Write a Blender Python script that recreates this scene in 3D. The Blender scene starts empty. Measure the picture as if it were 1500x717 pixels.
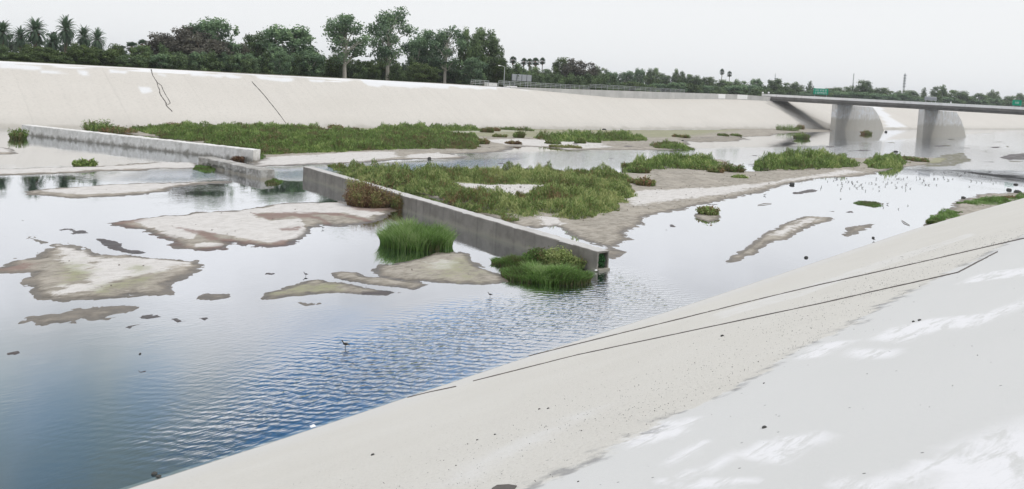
import bpy, math, random
import numpy as np
from math import radians, cos, sin, atan, pi

# ------------------------------------------------------------------ camera, world, sun
S = bpy.context.scene
COL = S.collection
F, CX, CY, H = 1150.0, 750.0, 200.0, 9.0            # focal length in photo pixels, principal point, eye height above water
ROLL, RIV = radians(3.1), radians(47)
PITCH = radians(3.825)
_f = np.array([cos(RIV), sin(RIV), 0.]); _r = np.array([sin(RIV), -cos(RIV), 0.]); _u = np.array([0, 0, 1.])
FW = _f*cos(PITCH)-_u*sin(PITCH); _up = _u*cos(PITCH)+_f*sin(PITCH)
RT = _r*cos(ROLL)+_up*sin(ROLL); UP = _up*cos(ROLL)-_r*sin(ROLL)
EYE = np.array([0, 0, H])

from mathutils import Matrix, Vector
cam = bpy.data.cameras.new('camera'); camo = bpy.data.objects.new('camera', cam); COL.objects.link(camo)
m = Matrix.Identity(4)
for i in range(3):
    m[i][0], m[i][1], m[i][2], m[i][3] = RT[i], UP[i], -FW[i], EYE[i]
camo.matrix_world = m
cam.sensor_fit = 'HORIZONTAL'; cam.sensor_width = 36; cam.lens = F/1500*36
cam.shift_y = -(358.5-CY)/1500
cam.clip_start = .1; cam.clip_end = 20000
S.camera = camo
S.render.resolution_x, S.render.resolution_y = 1024, 489
S.view_settings.view_transform = 'Standard'; S.view_settings.look = 'None'
S.view_settings.exposure = 0.08; S.view_settings.gamma = 1

SUN_EL, SUN_AZ = radians(56), radians(-40)          # azimuth measured from +X (downstream) towards +Y
sl = bpy.data.lights.new('sun', 'SUN'); sl.energy = 1.4; sl.angle = radians(12); sl.color = (1, .955, .89)
so = bpy.data.objects.new('sun', sl); COL.objects.link(so)
sd = Vector((cos(SUN_EL)*cos(SUN_AZ), cos(SUN_EL)*sin(SUN_AZ), sin(SUN_EL)))
so.rotation_euler = sd.to_track_quat('Z', 'Y').to_euler(); so.location = (0, 0, 60)


class NT:
    """small node-tree helper"""
    def __init__(s, tree): s.t = tree; tree.nodes.clear()
    def n(s, typ, ins=None, **kw):
        nd = s.t.nodes.new(typ)
        for k, v in kw.items(): setattr(nd, k, v)
        for k, v in (ins or {}).items():
            sock = nd.inputs[k]
            if isinstance(v, bpy.types.NodeSocket): s.t.links.new(v, sock)
            else: sock.default_value = v
        return nd
    def math(s, op, a, b=0.0, c=None, clamp=False):
        d = {0: a, 1: b}
        if c is not None: d[2] = c
        return s.n('ShaderNodeMath', d, operation=op, use_clamp=clamp).outputs[0]
    def mix(s, fac, a, b, blend='MIX'):
        nd = s.n('ShaderNodeMix', data_type='RGBA', blend_type=blend)
        for i, v in ((0, fac), (6, a), (7, b)):
            if isinstance(v, bpy.types.NodeSocket): s.t.links.new(v, nd.inputs[i])
            elif i == 0: nd.inputs[0].default_value = v
            else: nd.inputs[i].default_value = (*v[:3], 1)
        return nd.outputs[2]
    def noise(s, vec, scale, detail=4, rough=.55, dist=0, out=0):
        return s.n('ShaderNodeTexNoise', {'Vector': vec, 'Scale': scale, 'Detail': detail, 'Roughness': rough, 'Distortion': dist}).outputs[out]
    def ramp(s, fac, *stops, interp='LINEAR'):
        nd = s.n('ShaderNodeValToRGB', {0: fac}); cr = nd.color_ramp; cr.interpolation = interp
        while len(cr.elements) < len(stops): cr.elements.new(.5)
        for e, (p, c) in zip(cr.elements, stops):
            e.position = p; e.color = (c, c, c, 1) if isinstance(c, (int, float)) else (*c, 1)
        return nd.outputs[0]
    def mr(s, v, a, b, c=0.0, d=1.0, smooth=True):
        return s.n('ShaderNodeMapRange', {0: v, 1: a, 2: b, 3: c, 4: d}, interpolation_type='SMOOTHSTEP' if smooth else 'LINEAR').outputs[0]
    def mapping(s, vec, scale=(1, 1, 1), rot=(0, 0, 0), loc=(0, 0, 0)):
        return s.n('ShaderNodeMapping', {'Vector': vec, 'Scale': scale, 'Rotation': rot, 'Location': loc}).outputs[0]


def pray(x, y): return FW+RT*(x-CX)/F-UP*(y-CY)/F
def g(x, y, z=0.):
    d = pray(x, y); return EYE+d*((z-H)/d[2])
def PY(x, y, Y): d = pray(x, y); return EYE+d*(Y/d[1])
def PX(x, y, X): d = pray(x, y); return EYE+d*(X/d[0])

# overcast sky: the Nishita sky shows through a few thin gaps high up, bright cloud elsewhere save for added grey patches
W = bpy.data.worlds.new('World'); S.world = W; W.use_nodes = True
t = NT(W.node_tree)
sky = t.n('ShaderNodeTexSky', sky_type='NISHITA', sun_disc=False, sun_elevation=SUN_EL, sun_rotation=radians(90)-SUN_AZ, dust_density=.6, ozone_density=2.0)
gen = t.n('ShaderNodeTexCoord').outputs['Generated']
sep = t.n('ShaderNodeSeparateXYZ', {0: gen})
elev = sep.outputs[2]
gap = None
for (px, py, rad) in ((500, 625, .12), (420, 655, .10), (650, 585, .08), (220, 580, .05), (60, 620, .07), (60, 700, .05)):
    d = pray(px, py); d = d/np.linalg.norm(d); d[2] = -d[2]
    dist = t.n('ShaderNodeVectorMath', {0: gen, 1: tuple(d)}, operation='DISTANCE').outputs['Value']
    b = t.mr(dist, rad*.0, rad*1.4, 1 if px > 300 else .3, 0)
    gap = b if gap is None else t.math('MAXIMUM', gap, b)
big_ = None
for (px, el, rad) in ((560, 34, .22), (420, 40, .2), (760, 33, .18)):
    d = pray(px, 200); d = np.array([d[0], d[1], 0]); d /= np.linalg.norm(d); d = d*cos(radians(el)); d[2] = sin(radians(el))
    b = t.mr(t.n('ShaderNodeVectorMath', {0: gen, 1: tuple(d)}, operation='DISTANCE').outputs['Value'], rad*.3, rad*1.2, 1, 0)
    gap = t.math('MAXIMUM', gap, b)
grey = None  # unseen grey cloud added to darken its reflection in the water
for (px, py, rad) in ((130, 710, .17), (340, 690, .12), (-100, 690, .15)):
    d = pray(px, py); d = d/np.linalg.norm(d); d[2] = -d[2]
    b = t.mr(t.n('ShaderNodeVectorMath', {0: gen, 1: tuple(d)}, operation='DISTANCE').outputs['Value'], rad*.2, rad*1.3, 1, 0)
    grey = b if grey is None else t.math('MAXIMUM', grey, b)
cn = t.noise(gen, 5.5, 6, .6, .4)
high = t.math('MULTIPLY', t.mr(elev, .33, .5), t.mr(cn, .52, .68))
gap = t.math('ADD', t.math('MULTIPLY', gap, t.mr(cn, .26, .54)), t.math('MULTIPLY', high, .5), clamp=True)
skyc = t.mix(1, sky.outputs[0], (.72, 1.55, 2.0), 'MULTIPLY')
cl2 = t.noise(gen, 3.2, 5, .55)
cloud = t.mix(t.mr(elev, .08, .26), (8.75, 8.9, 9.0), (8.4, 8.5, 8.85))
cloud = t.mix(t.mr(elev, .1, .3), cloud, t.mix(1, cloud, t.ramp(cl2, (.36, .70), (.62, 1.06)), 'MULTIPLY'))
cloud = t.mix(t.math('MULTIPLY', grey, .85), cloud, t.mix(cl2, (2.0, 2.9, 3.0), (3.8, 4.9, 5.0)))
upb = t.mr(elev, .5, .95, 1.0, 1.75)
comb = t.n('ShaderNodeCombineXYZ', {0: upb, 1: upb, 2: upb}).outputs[0]
cloud = t.mix(1, cloud, comb, 'MULTIPLY')
colr = t.mix(gap, cloud, skyc)
bg = t.n('ShaderNodeBackground', {'Color': colr, 'Strength': .1})
t.n('ShaderNodeOutputWorld', {0: bg.outputs[0]})

# ------------------------------------------------------------------ helpers
random.seed(7); rng = np.random.default_rng(7)

def tag(o, label=None, cat=None, group=None, kind=None):
    if label: o['label'] = label
    if cat: o['category'] = cat
    if group: o['group'] = group
    if kind: o['kind'] = kind
    return o
def empty(name, loc=(0, 0, 0), rz=0, sc=(1, 1, 1)):
    o = bpy.data.objects.new(name, None); COL.objects.link(o); o.empty_display_size = .3
    o.location = loc; o.rotation_euler = (0, 0, rz); o.scale = sc; return o
def link(name, me, parent=None):
    o = bpy.data.objects.new(name, me); COL.objects.link(o)
    if parent: o.parent = parent
    return o
def meshnp(name, V, Fs, mat, attrs=None, smooth=False):
    me = bpy.data.meshes.new(name)
    V = np.asarray(V, np.float32); Fs = np.asarray(Fs, np.int32); n, k = Fs.shape
    me.vertices.add(len(V)); me.vertices.foreach_set('co', V.ravel())
    me.loops.add(n*k); me.loops.foreach_set('vertex_index', Fs.ravel())
    me.polygons.add(n); me.polygons.foreach_set('loop_start', np.arange(0, n*k, k, dtype=np.int32))
    me.polygons.foreach_set('loop_total', np.full(n, k, np.int32))
    if smooth: me.polygons.foreach_set('use_smooth', np.ones(n, bool))
    me.update(calc_edges=True)
    for an, av in (attrs or {}).items():
        a = me.attributes.new(an, 'FLOAT', 'POINT'); a.data.foreach_set('value', np.asarray(av, np.float32))
    me.materials.append(mat); return me

class MB:
    """collects shapes into one mesh"""
    def __init__(s): s.v = []; s.f = []
    def add(s, v, f):
        b = len(s.v); s.v += [tuple(p) for p in v]; s.f += [tuple(i+b for i in q) for q in f]; return s
    def box(s, x0, x1, y0, y1, z0, z1, bev=0.0):
        if bev <= 0:
            v = [(x, y, z) for x in (x0, x1) for y in (y0, y1) for z in (z0, z1)]
            return s.add(v, [(0, 1, 3, 2), (4, 6, 7, 5), (0, 4, 5, 1), (2, 3, 7, 6), (0, 2, 6, 4), (1, 5, 7, 3)])
        b = bev; V = []
        rings = [(z0, b), (z0+b, 0), (z1-b, 0), (z1, b)]
        for z, i in rings:
            V += [(x0+i+(b-i if 0 else 0), y0+i, z), (x1-i, y0+i, z), (x1-i, y1-i, z), (x0+i, y1-i, z)]
        Fc = [(3, 2, 1, 0), (12, 13, 14, 15)]
        for r in range(3):
            for k in range(4):
                a = r*4+k; c = r*4+(k+1) % 4; Fc.append((a, c, c+4, a+4))
        return s.add(V, Fc)
    def tube(s, pts, rads, n=8, cap=True):
        pts = [Vector(p) for p in pts]; base = len(s.v); V = []; Fc = []
        for i, p in enumerate(pts):
            d = (pts[min(i+1, len(pts)-1)]-pts[max(i-1, 0)]).normalized()
            a = d.cross(Vector((0, 0, 1)) if abs(d.z) < .9 else Vector((1, 0, 0))).normalized(); b = d.cross(a)
            r = rads[i] if hasattr(rads, '__len__') else rads
            for k in range(n):
                V.append(p+(a*cos(2*pi*k/n)+b*sin(2*pi*k/n))*r)
        for i in range(len(pts)-1):
            for k in range(n):
                Fc.append((i*n+k, i*n+(k+1) % n, (i+1)*n+(k+1) % n, (i+1)*n+k))
        if cap: Fc += [tuple(range(n-1, -1, -1)), tuple((len(pts)-1)*n+k for k in range(n))]
        return s.add(V, Fc)
    def ball(s, c, r, n=8, m_=6, jit=0):
        rx, ry, rz = r if hasattr(r, '__len__') else (r, r, r); V = [(c[0], c[1], c[2]-rz)]
        for i in range(1, m_):
            th = pi*i/m_
            for k in range(n):
                j = 1+random.uniform(-jit, jit)
                V.append((c[0]+rx*j*sin(th)*cos(2*pi*k/n), c[1]+ry*j*sin(th)*sin(2*pi*k/n), c[2]-rz*j*cos(th)))
        V.append((c[0], c[1], c[2]+rz)); Fc = [(0, 1+(k+1) % n, 1+k) for k in range(n)]
        for i in range(m_-2):
            for k in range(n):
                a = 1+i*n+k; b = 1+i*n+(k+1) % n; Fc.append((a, b, b+n, a+n))
        L = len(V)-1; o = 1+(m_-2)*n
        Fc += [(o+k, o+(k+1) % n, L) for k in range(n)]
        return s.add(V, Fc)
    def build(s, name, mat, parent=None, smooth=False):
        me = bpy.data.meshes.new(name); me.from_pydata(s.v, [], s.f); me.update()
        if smooth: me.polygons.foreach_set('use_smooth', [True]*len(me.polygons))
        me.materials.append(mat); return link(name, me, parent)
def copy_tree(o, parent=None):
    c = o.copy(); COL.objects.link(c)
    if parent is not None: c.parent = parent
    for ch in list(o.children): copy_tree(ch, c)
    return c

def vnoise(x, y, seed=0):
    r = np.random.default_rng(seed); T = r.random((256, 256))
    xi = np.floor(x).astype(int); yi = np.floor(y).astype(int); fx = x-xi; fy = y-yi
    fx = fx*fx*(3-2*fx); fy = fy*fy*(3-2*fy)
    a = T[xi & 255, yi & 255]; b = T[(xi+1) & 255, yi & 255]; c = T[xi & 255, (yi+1) & 255]; d = T[(xi+1) & 255, (yi+1) & 255]
    return (a*(1-fx)+b*fx)*(1-fy)+(c*(1-fx)+d*fx)*fy
def fbm(x, y, seed=0, oct_=4):
    s_ = 0; a = .5
    for i in range(oct_): s_ = s_+a*(vnoise(x*2**i+17*i, y*2**i+5*i, seed+i)-.5); a *= .55
    return s_
def sstep(x, a, b): t_ = np.clip((x-a)/(b-a), 0, 1); return t_*t_*(3-2*t_)
def sdist(px, py, poly):
    """signed distance, + inside"""
    poly = np.asarray(poly); n = len(poly); dmin = np.full(px.shape, 1e18); ins = np.zeros(px.shape, bool)
    for i in range(n):
        a = poly[i]; b = poly[(i+1) % n]; e = b-a
        wx = px-a[0]; wy = py-a[1]; t_ = np.clip((wx*e[0]+wy*e[1])/(e@e+1e-12), 0, 1)
        dx = wx-e[0]*t_; dy = wy-e[1]*t_; dmin = np.minimum(dmin, dx*dx+dy*dy)
        if a[1] != b[1]:
            c = ((a[1] > py) != (b[1] > py)) & (px < (b[0]-a[0])*(py-a[1])/(b[1]-a[1])+a[0]); ins ^= c
    return np.where(ins, 1, -1)*np.sqrt(dmin)
def grid(xs, ys):
    nx, ny = len(xs), len(ys); X, Y = np.meshgrid(xs, ys, indexing='ij')
    i = np.arange(nx-1)[:, None]*ny+np.arange(ny-1)[None, :]; i = i.ravel()
    return X.ravel(), Y.ravel(), np.stack([i, i+ny, i+ny+1, i+1], 1)
def spread(*segs):
    out = []
    for a, b, st in segs: out.append(np.arange(a, b, st))
    out.append([segs[-1][1]]); return np.concatenate(out)

# ------------------------------------------------------------------ materials
def new_mat(name):
    mt = bpy.data.materials.new(name); mt.use_nodes = True; return mt, NT(mt.node_tree)
def finish(t, color, rough=.9, bump=None, bstr=.3, bdist=.02, spec=.3, **kw):
    ins = {'Base Color': color if isinstance(color, bpy.types.NodeSocket) else (*color, 1), 'Roughness': rough, 'Specular IOR Level': spec}
    ins.update(kw)
    if bump is not None:
        ins['Normal'] = t.n('ShaderNodeBump', {'Height': bump, 'Strength': bstr, 'Distance': bdist}).outputs[0]
    p = t.n('ShaderNodeBsdfPrincipled', ins); t.n('ShaderNodeOutputMaterial', {0: p.outputs[0]}); return p
def pos(t): return t.n('ShaderNodeNewGeometry').outputs['Position']
def attr(t, name): return t.n('ShaderNodeAttribute', attribute_name=name).outputs['Fac']
def simple(name, c, rough=.7, var=.15, scale=6, spec=.3, metallic=0.0):
    mt, t = new_mat(name); n = t.noise(t.n('ShaderNodeTexCoord').outputs['Object'], scale, 5)
    col = t.mix(n, tuple(v*(1-var) for v in c), tuple(min(1, v*(1+var)) for v in c))
    finish(t, col, rough, n, .2, .01, spec, Metallic=metallic); return mt

# near slope concrete
def mat_near():
    mt, t = new_mat('near_slope_concrete'); P = pos(t); z = t.n('ShaderNodeSeparateXYZ', {0: P}).outputs[2]
    w = t.noise(P, 1.1, 5, .65); edge = t.math('ADD', z, t.math('MULTIPLY', t.math('SUBTRACT', w, .5), .55))
    up = t.mr(edge, 5.0, 5.07)
    # grain
    big = t.noise(t.mapping(P, (.25, .5, .5)), 1.0, 5, .6)
    fine = t.noise(P, 16, 6, .7)
    sandy = t.mix(big, (.53, .51, .46), (.605, .59, .545))
    sandy = t.mix(t.math('MULTIPLY', t.mr(fine, .5, .72), .35), sandy, (.36, .34, .30))
    lowband = t.mr(z, .2, 1.1, 1, 0)
    sandy = t.mix(t.math('MULTIPLY', lowband, .45), sandy, (.58, .575, .56))
    dens = t.math('MULTIPLY', t.mr(edge, 3.2, 5.0), t.mr(t.noise(P, 2.2, 4), .42, .62))
    vor = t.n('ShaderNodeTexVoronoi', {'Vector': P, 'Scale': 11.0}).outputs['Distance']
    spk = t.math('MULTIPLY', t.mr(vor, .10, .17, 1, 0), dens)
    sandy = t.mix(t.math('MULTIPLY', spk, .75), sandy, (.18, .18, .17))
    vor2 = t.n('ShaderNodeTexVoronoi', {'Vector': P, 'Scale': 3.2}).outputs['Distance']
    smooth = t.mix(big, (.535, .535, .515), (.58, .578, .56))
    st = t.attr_ = attr(t, 'streak')
    stn = t.noise(t.mapping(P, (1.6, 5, 5), (0, 0, radians(22))), 1.0, 6, .7, .5)
    sf = t.math('MULTIPLY', st, t.mr(stn, .38, .54))
    smooth = t.mix(t.math('MULTIPLY', sf, .85), smooth, (.72, .715, .72))
    smooth = t.mix(t.math('MULTIPLY', t.mr(fine, .45, .8), .18), smooth, (.45, .47, .47))
    col = t.mix(up, sandy, smooth)
    colw = t.mix(t.math('MULTIPLY', attr(t, 'pale'), t.mr(t.noise(P, 1.5, 5, .7), .35, .65, .15, .6)), col, (.64, .635, .62))
    spk2 = t.math('MULTIPLY', t.mr(vor2, .035, .05, 1, 0), .85)
    colw = t.mix(spk2, colw, (.10, .10, .095))
    rim = t.math('MULTIPLY', t.mr(edge, 4.9, 5.03), t.mr(edge, 5.03, 5.12, 1, 0))
    colw = t.mix(t.math('MULTIPLY', rim, t.mr(t.noise(P, 3.1, 3), .45, .62, 0, .75)), colw, (.22, .22, .22))
    wet = t.mr(z, .0, .06, 1, 0); colw = t.mix(wet, colw, (.30, .28, .25))
    finish(t, colw, t.mix(up, (.95,)*3, (.8,)*3), t.math('ADD', t.math('MULTIPLY', fine, t.math('SUBTRACT', 1.2, up)), t.math('MULTIPLY', up, .15)), .6, .03); return mt

def mat_far():
    mt, t = new_mat('far_slope_concrete'); P = pos(t); z = t.n('ShaderNodeSeparateXYZ', {0: P}).outputs[2]
    big = t.noise(t.mapping(P, (.05, .12, .12)), 1.0, 5, .6)
    col = t.mix(big, (.50, .475, .43), (.585, .56, .515))
    streak = t.noise(t.mapping(P, (.9, .05, .05), (0, 0, radians(-12))), 1.0, 5, .6)
    col = t.mix(t.math('MULTIPLY', t.mr(streak, .42, .75), .13), col, (.38, .365, .335))
    fine = t.noise(P, 2.6, 5, .7); col = t.mix(t.math('MULTIPLY', t.mr(fine, .45, .8), .45), col, (.36, .345, .32))
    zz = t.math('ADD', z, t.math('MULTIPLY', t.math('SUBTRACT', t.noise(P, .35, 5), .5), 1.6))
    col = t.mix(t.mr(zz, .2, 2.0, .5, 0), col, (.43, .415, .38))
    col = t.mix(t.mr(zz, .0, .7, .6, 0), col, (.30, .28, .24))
    sx = t.n('ShaderNodeSeparateXYZ', {0: P}).outputs[0]
    jm = t.math('PINGPONG', t.math('ADD', sx, t.math('MULTIPLY', t.noise(P, .3, 3), .5)), 6.0)
    col = t.mix(t.math('MULTIPLY', t.mr(jm, .05, .16, 1, 0), .09), col, (.25, .24, .22))
    drip = t.noise(t.mapping(P, (1.3, .04, .04)), 1.0, 5, .65); col = t.mix(t.math('MULTIPLY', t.mr(drip, .55, .75), t.mr(z, 8.5, 3.0, .2, 0)), col, (.34, .325, .30))
    # whitewashed band along the crest
    bn = t.noise(t.mapping(P, (.09, .7, .9)), 1.0, 3, .5)
    wb = t.math('MULTIPLY', t.mr(t.math('ADD', z, t.math('MULTIPLY', bn, 2.2)), 8.85, 9.1), attr(t, 'crest'))
    col = t.mix(wb, col, (.68, .68, .68))
    col = t.mix(t.math('MULTIPLY', attr(t, 'paint_pale'), .85), col, (.66, .67, .68))
    col = t.mix(t.math('MULTIPLY', attr(t, 'stain_shadow'), .75), col, (.13, .125, .11))  # darkens the slope where the bridge shadow is painted in
    finish(t, col, .95, fine, .3, .05); return mt

def mat_bed():
    mt, t = new_mat('river_bed_sediment'); P = pos(t); z = t.n('ShaderNodeSeparateXYZ', {0: P}).outputs[2]
    n1 = t.noise(t.mapping(P, (1, .7, 1)), .5, 7, .65); n2 = t.noise(t.mapping(P, (.7, 1.5, 1), (0, 0, radians(25))), 2.2, 7, .72, .5); n3 = t.noise(P, 14, 4, .75)
    far = t.noise(t.mapping(P, (.35, 1.1, 1)), .8, 6, .7)
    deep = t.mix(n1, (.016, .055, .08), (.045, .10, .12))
    mud = t.mix(t.mr(n2, .3, .7), (.19, .17, .135), (.38, .35, .30))
    mud = t.mix(t.mr(n1, .45, .65, 0, .6), mud, (.42, .38, .32))
    mud = t.mix(t.mr(n3, .5, .75, 0, .5), mud, (.12, .11, .09))
    sm = t.mr(z, -.16, -.03); col = t.mix(sm, deep, mud)  # bed painted darker with depth, in place of light absorbed by the water
    dry = t.mix(t.mr(n3, .3, .7), (.51, .49, .46), (.62, .60, .575))
    dry = t.mix(t.mr(n2, .35, .6, .5, 0), dry, (.37, .35, .32))
    nn = t.math('ADD', t.math('MULTIPLY', t.math('SUBTRACT', n2, .5), 2.0), t.math('MULTIPLY', t.math('SUBTRACT', n3, .5), .9))
    nn = t.math('ADD', nn, t.math('MULTIPLY', t.math('SUBTRACT', far, .5), 1.0))
    def msk(name, amp, lo, hi, thr=.25):
        a = attr(t, name); v = t.math('ADD', a, t.math('MULTIPLY', nn, amp)); return t.math('MULTIPLY', t.mr(v, lo, hi), t.mr(a, .0, thr))
    hi = t.mr(z, .012, .05)
    col = t.mix(t.math('MULTIPLY', msk('dry', 1.0, .30, .75), t.mr(z, .0, .035)), col, dry)
    col = t.mix(t.math('MULTIPLY', msk('red', 1.2, .3, 1.0), .8), col, t.mix(n3, (.13, .075, .06), (.25, .17, .145)))
    col = t.mix(t.math('MULTIPLY', msk('grn', 1.3, .3, 1.1), .7), col, t.mix(n3, (.15, .165, .07), (.34, .345, .20)))
    col = t.mix(t.math('MULTIPLY', msk('dark', .9, .25, .9), .85), col, t.mix(n3, (.07, .06, .07), (.14, .12, .12)))
    wz = t.math('ADD', z, t.math('MULTIPLY', nn, .028))
    wet = t.mr(wz, .0, .058, 1, 0); col = t.mix(t.math('MULTIPLY', wet, .92), col, t.mix(1, col, (.36, .33, .30), 'MULTIPLY'))
    finish(t, col, t.mr(wz, .0, .04, .35, .95), t.math('ADD', n2, t.math('MULTIPLY', n3, .4)), .6, .03, .4); return mt

def mat_water():
    mt, t = new_mat('river_water'); P = pos(t)
    rip = attr(t, 'ripple'); fast = attr(t, 'fast')
    C47 = radians(-43)
    # crests lie across the line of flow; long and narrow
    wv = t.n('ShaderNodeTexWave', {'Vector': t.mapping(P, (1, 1, 1), (0, 0, radians(43))), 'Scale': .95, 'Distortion': 7.0, 'Detail': 2.5, 'Detail Scale': .9, 'Detail Roughness': .55}, bands_direction='Y').outputs['Fac']
    w1 = t.math('ADD', t.noise(t.mapping(P, (1.3, 5.0, 1), (0, 0, radians(43))), 1.0, 2, .5, .5), t.math('MULTIPLY', wv, .28))
    w2 = t.noise(t.mapping(P, (2.6, 8.5, 1), (0, 0, radians(33))), 1.0, 2, .5, .4)
    calm = t.noise(t.mapping(P, (.5, 1.3, 1), (0, 0, radians(40))), 1.0, 4, .6)
    patch = t.mr(t.noise(P, .12, 4, .6), .42, .62)
    chop = t.noise(P, 3.0, 5, .65)
    h = t.math('MULTIPLY', t.math('ADD', t.math('MULTIPLY', w1, 1.0), t.math('MULTIPLY', w2, .5)), t.math('MULTIPLY', rip, .030))
    h = t.math('ADD', h, t.math('MULTIPLY', calm, .0018))
    h = t.math('ADD', h, t.math('MULTIPLY', t.math('MULTIPLY', w2, patch), .0035))
    h = t.math('ADD', h, t.math('MULTIPLY', chop, t.math('MULTIPLY', fast, .09)))
    nrm = t.n('ShaderNodeBump', {'Height': h, 'Strength': 1.0, 'Distance': 1.0}).outputs[0]
    lw = t.n('ShaderNodeLayerWeight', {'Blend': .5, 'Normal': nrm}).outputs['Facing']
    fac = t.ramp(lw, (.0, .05), (.35, .12), (.53, .24), (.60, .42), (.67, .70), (.82, .93), (1.0, .99))
    gl = t.n('ShaderNodeBsdfGlossy', {'Color': (.97, .98, 1, 1), 'Roughness': .02, 'Normal': nrm})
    tr = t.n('ShaderNodeBsdfTransparent', {'Color': (.70, .84, .88, 1)})
    mx = t.n('ShaderNodeMixShader', {0: fac, 1: tr.outputs[0], 2: gl.outputs[0]})
    t.n('ShaderNodeOutputMaterial', {0: mx.outputs[0]}); return mt

def mat_leaf(name, stops, rough=.75, trans=.25):
    mt, t = new_mat(name); tint = attr(t, 'tint')
    oi = t.n('ShaderNodeObjectInfo').outputs['Random']
    v = t.math('ADD', tint, t.math('MULTIPLY', t.math('SUBTRACT', oi, .5), .18), clamp=True)
    n = len(stops); col = t.ramp(v, *[(i/(n-1), c) for i, c in enumerate(stops)])
    d = t.n('ShaderNodeBsdfPrincipled', {'Base Color': col, 'Roughness': rough, 'Specular IOR Level': .25})
    tr = t.n('ShaderNodeBsdfTranslucent', {'Color': col})
    mx = t.n('ShaderNodeMixShader', {0: trans, 1: d.outputs[0], 2: tr.outputs[0]})
    t.n('ShaderNodeOutputMaterial', {0: mx.outputs[0]}); return mt

def mat_concrete(name, a, b, stain_shadow=(.2, .19, .17), zlo=None, streaks=.5, scale=1.0, pale=None):
    mt, t = new_mat(name); P = pos(t); z = t.n('ShaderNodeSeparateXYZ', {0: P}).outputs[2]
    n = t.noise(P, .8*scale, 6, .65); col = t.mix(t.mr(n, .3, .7), a, b)
    s1 = t.noise(t.mapping(P, (3*scale, 3*scale, .25*scale)), 1.0, 5, .65)
    col = t.mix(t.math('MULTIPLY', t.mr(s1, .5, .75), streaks), col, stain_shadow)
    if pale: col = t.mix(t.math('MULTIPLY', t.mr(t.noise(P, 1.7*scale, 5, .7), .48, .62), .8), col, pale)
    if zlo:
        e = t.math('ADD', z, t.math('MULTIPLY', t.math('SUBTRACT', t.noise(t.mapping(P, (1, 1, .6)), 1.5*scale, 6, .65), .5), 3*(zlo[1]-zlo[0])))
        col = t.mix(t.math('MULTIPLY', t.mr(e, zlo[0], zlo[1], 1, 0), zlo[2]), col, zlo[3])
    f = t.noise(P, 12*scale, 5, .7); finish(t, col, .92, f, .4, .01); return mt

M = {}
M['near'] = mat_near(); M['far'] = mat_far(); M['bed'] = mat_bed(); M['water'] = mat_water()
M['weir'] = mat_concrete('weir_concrete', (.19, .178, .158), (.27, .255, .23), (.10, .095, .085), (.0, .35, .8, (.30, .29, .24)), .55)
M['weir_top'] = mat_concrete('weir_cap_concrete', (.43, .42, .40), (.52, .51, .49), (.3, .29, .27), None, .35)
M['weir_pale'] = mat_concrete('pale_weir_concrete', (.56, .55, .52), (.70, .69, .66), (.28, .27, .25), (.0, .45, .9, (.22, .21, .18)), .45, 1.0, (.76, .75, .73))
M['block'] = mat_concrete('block_concrete', (.25, .24, .22), (.38, .37, .34), (.12, .115, .10), (.0, .3, .8, (.36, .33, .27)), .6, 1.0, (.50, .49, .47))
M['pier'] = mat_concrete('pier_concrete', (.54, .53, .50), (.63, .62, .60), (.24, .23, .21), (3.2, 4.4, .85, (.44, .42, .37)), .4, .35, (.66, .68, .70))
M['deck'] = mat_concrete('deck_concrete', (.13, .127, .12), (.20, .195, .185), (.10, .10, .09), None, .5, .3)
M['parapet'] = mat_concrete('parapet_concrete', (.78, .78, .77), (.86, .86, .85), (.45, .44, .42), None, .35, .3)
M['wall'] = mat_concrete('parapet_wall_grey', (.42, .42, .405), (.54, .535, .515), (.3, .29, .27), None, .3, .3)
M['bark'] = simple('bark', (.16, .13, .10), .95, .4, 3)
M['pale_bark'] = simple('pale_bark', (.46, .43, .38), .9, .3, 3)
M['steel'] = simple('galvanised_steel', (.42, .44, .45), .5, .15, 5, .5, .3)
M['dark_steel'] = simple('dark_steel', (.12, .13, .14), .6, .2)
M['green_sign'] = simple('sign_green', (.0, .34, .20), .5, .08)
M['white'] = simple('white_paint', (.8, .8, .8), .5, .05)
M['signback'] = simple('sign_back_grey', (.36, .38, .41), .6, .15)
M['crack'] = simple('joint_tar', (.11, .10, .09), .95, .3, 20)
M['stone'] = simple('dark_stone', (.07, .07, .065), .9, .4, 12)
M['bird'] = simple('dark_feathers', (.035, .032, .03), .8, .3, 20)
M['grey_bird'] = simple('grey_feathers', (.16, .165, .17), .8, .3, 20)
M['asphalt'] = simple('asphalt', (.06, .06, .06), .9, .2, 1)
M['lamp'] = simple('lamp_white', (.85, .85, .85), .4, .02)
mt, t = new_mat('dry_levee_ground'); P = pos(t); n = t.noise(P, .05, 6, .6)
M['ground'] = mt; finish(t, t.mix(t.mr(n, .35, .65), (.10, .11, .05), (.26, .235, .17)), .95, t.noise(P, 1.5, 5), .4, .1)
M['gravelstone'] = simple('gravel_stone', (.15, .13, .11), .95, .5, 3)
M['gravel'] = simple('levee_path', (.38, .36, .33), .95, .2, .8)
dk = lambda *c: list(c)
def sc_(k, *c): return [tuple(v*k for v in q) for q in c]
M['dense'] = mat_leaf('dense_leaves', sc_(3.1, (.018, .026, .015), (.034, .050, .025), (.056, .080, .034), (.088, .12, .048)))
M['euc'] = mat_leaf('grey_green_leaves', sc_(2.7, (.022, .038, .025), (.045, .070, .042), (.075, .112, .06), (.12, .165, .085)))
M['brown'] = mat_leaf('brown_leaves', sc_(2.3, (.024, .024, .02), (.046, .044, .036), (.07, .066, .052), (.09, .095, .066)))
M['lightg'] = mat_leaf('light_leaves', [(.045, .07, .03), (.08, .12, .045), (.13, .18, .065), (.18, .24, .09)])
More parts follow.
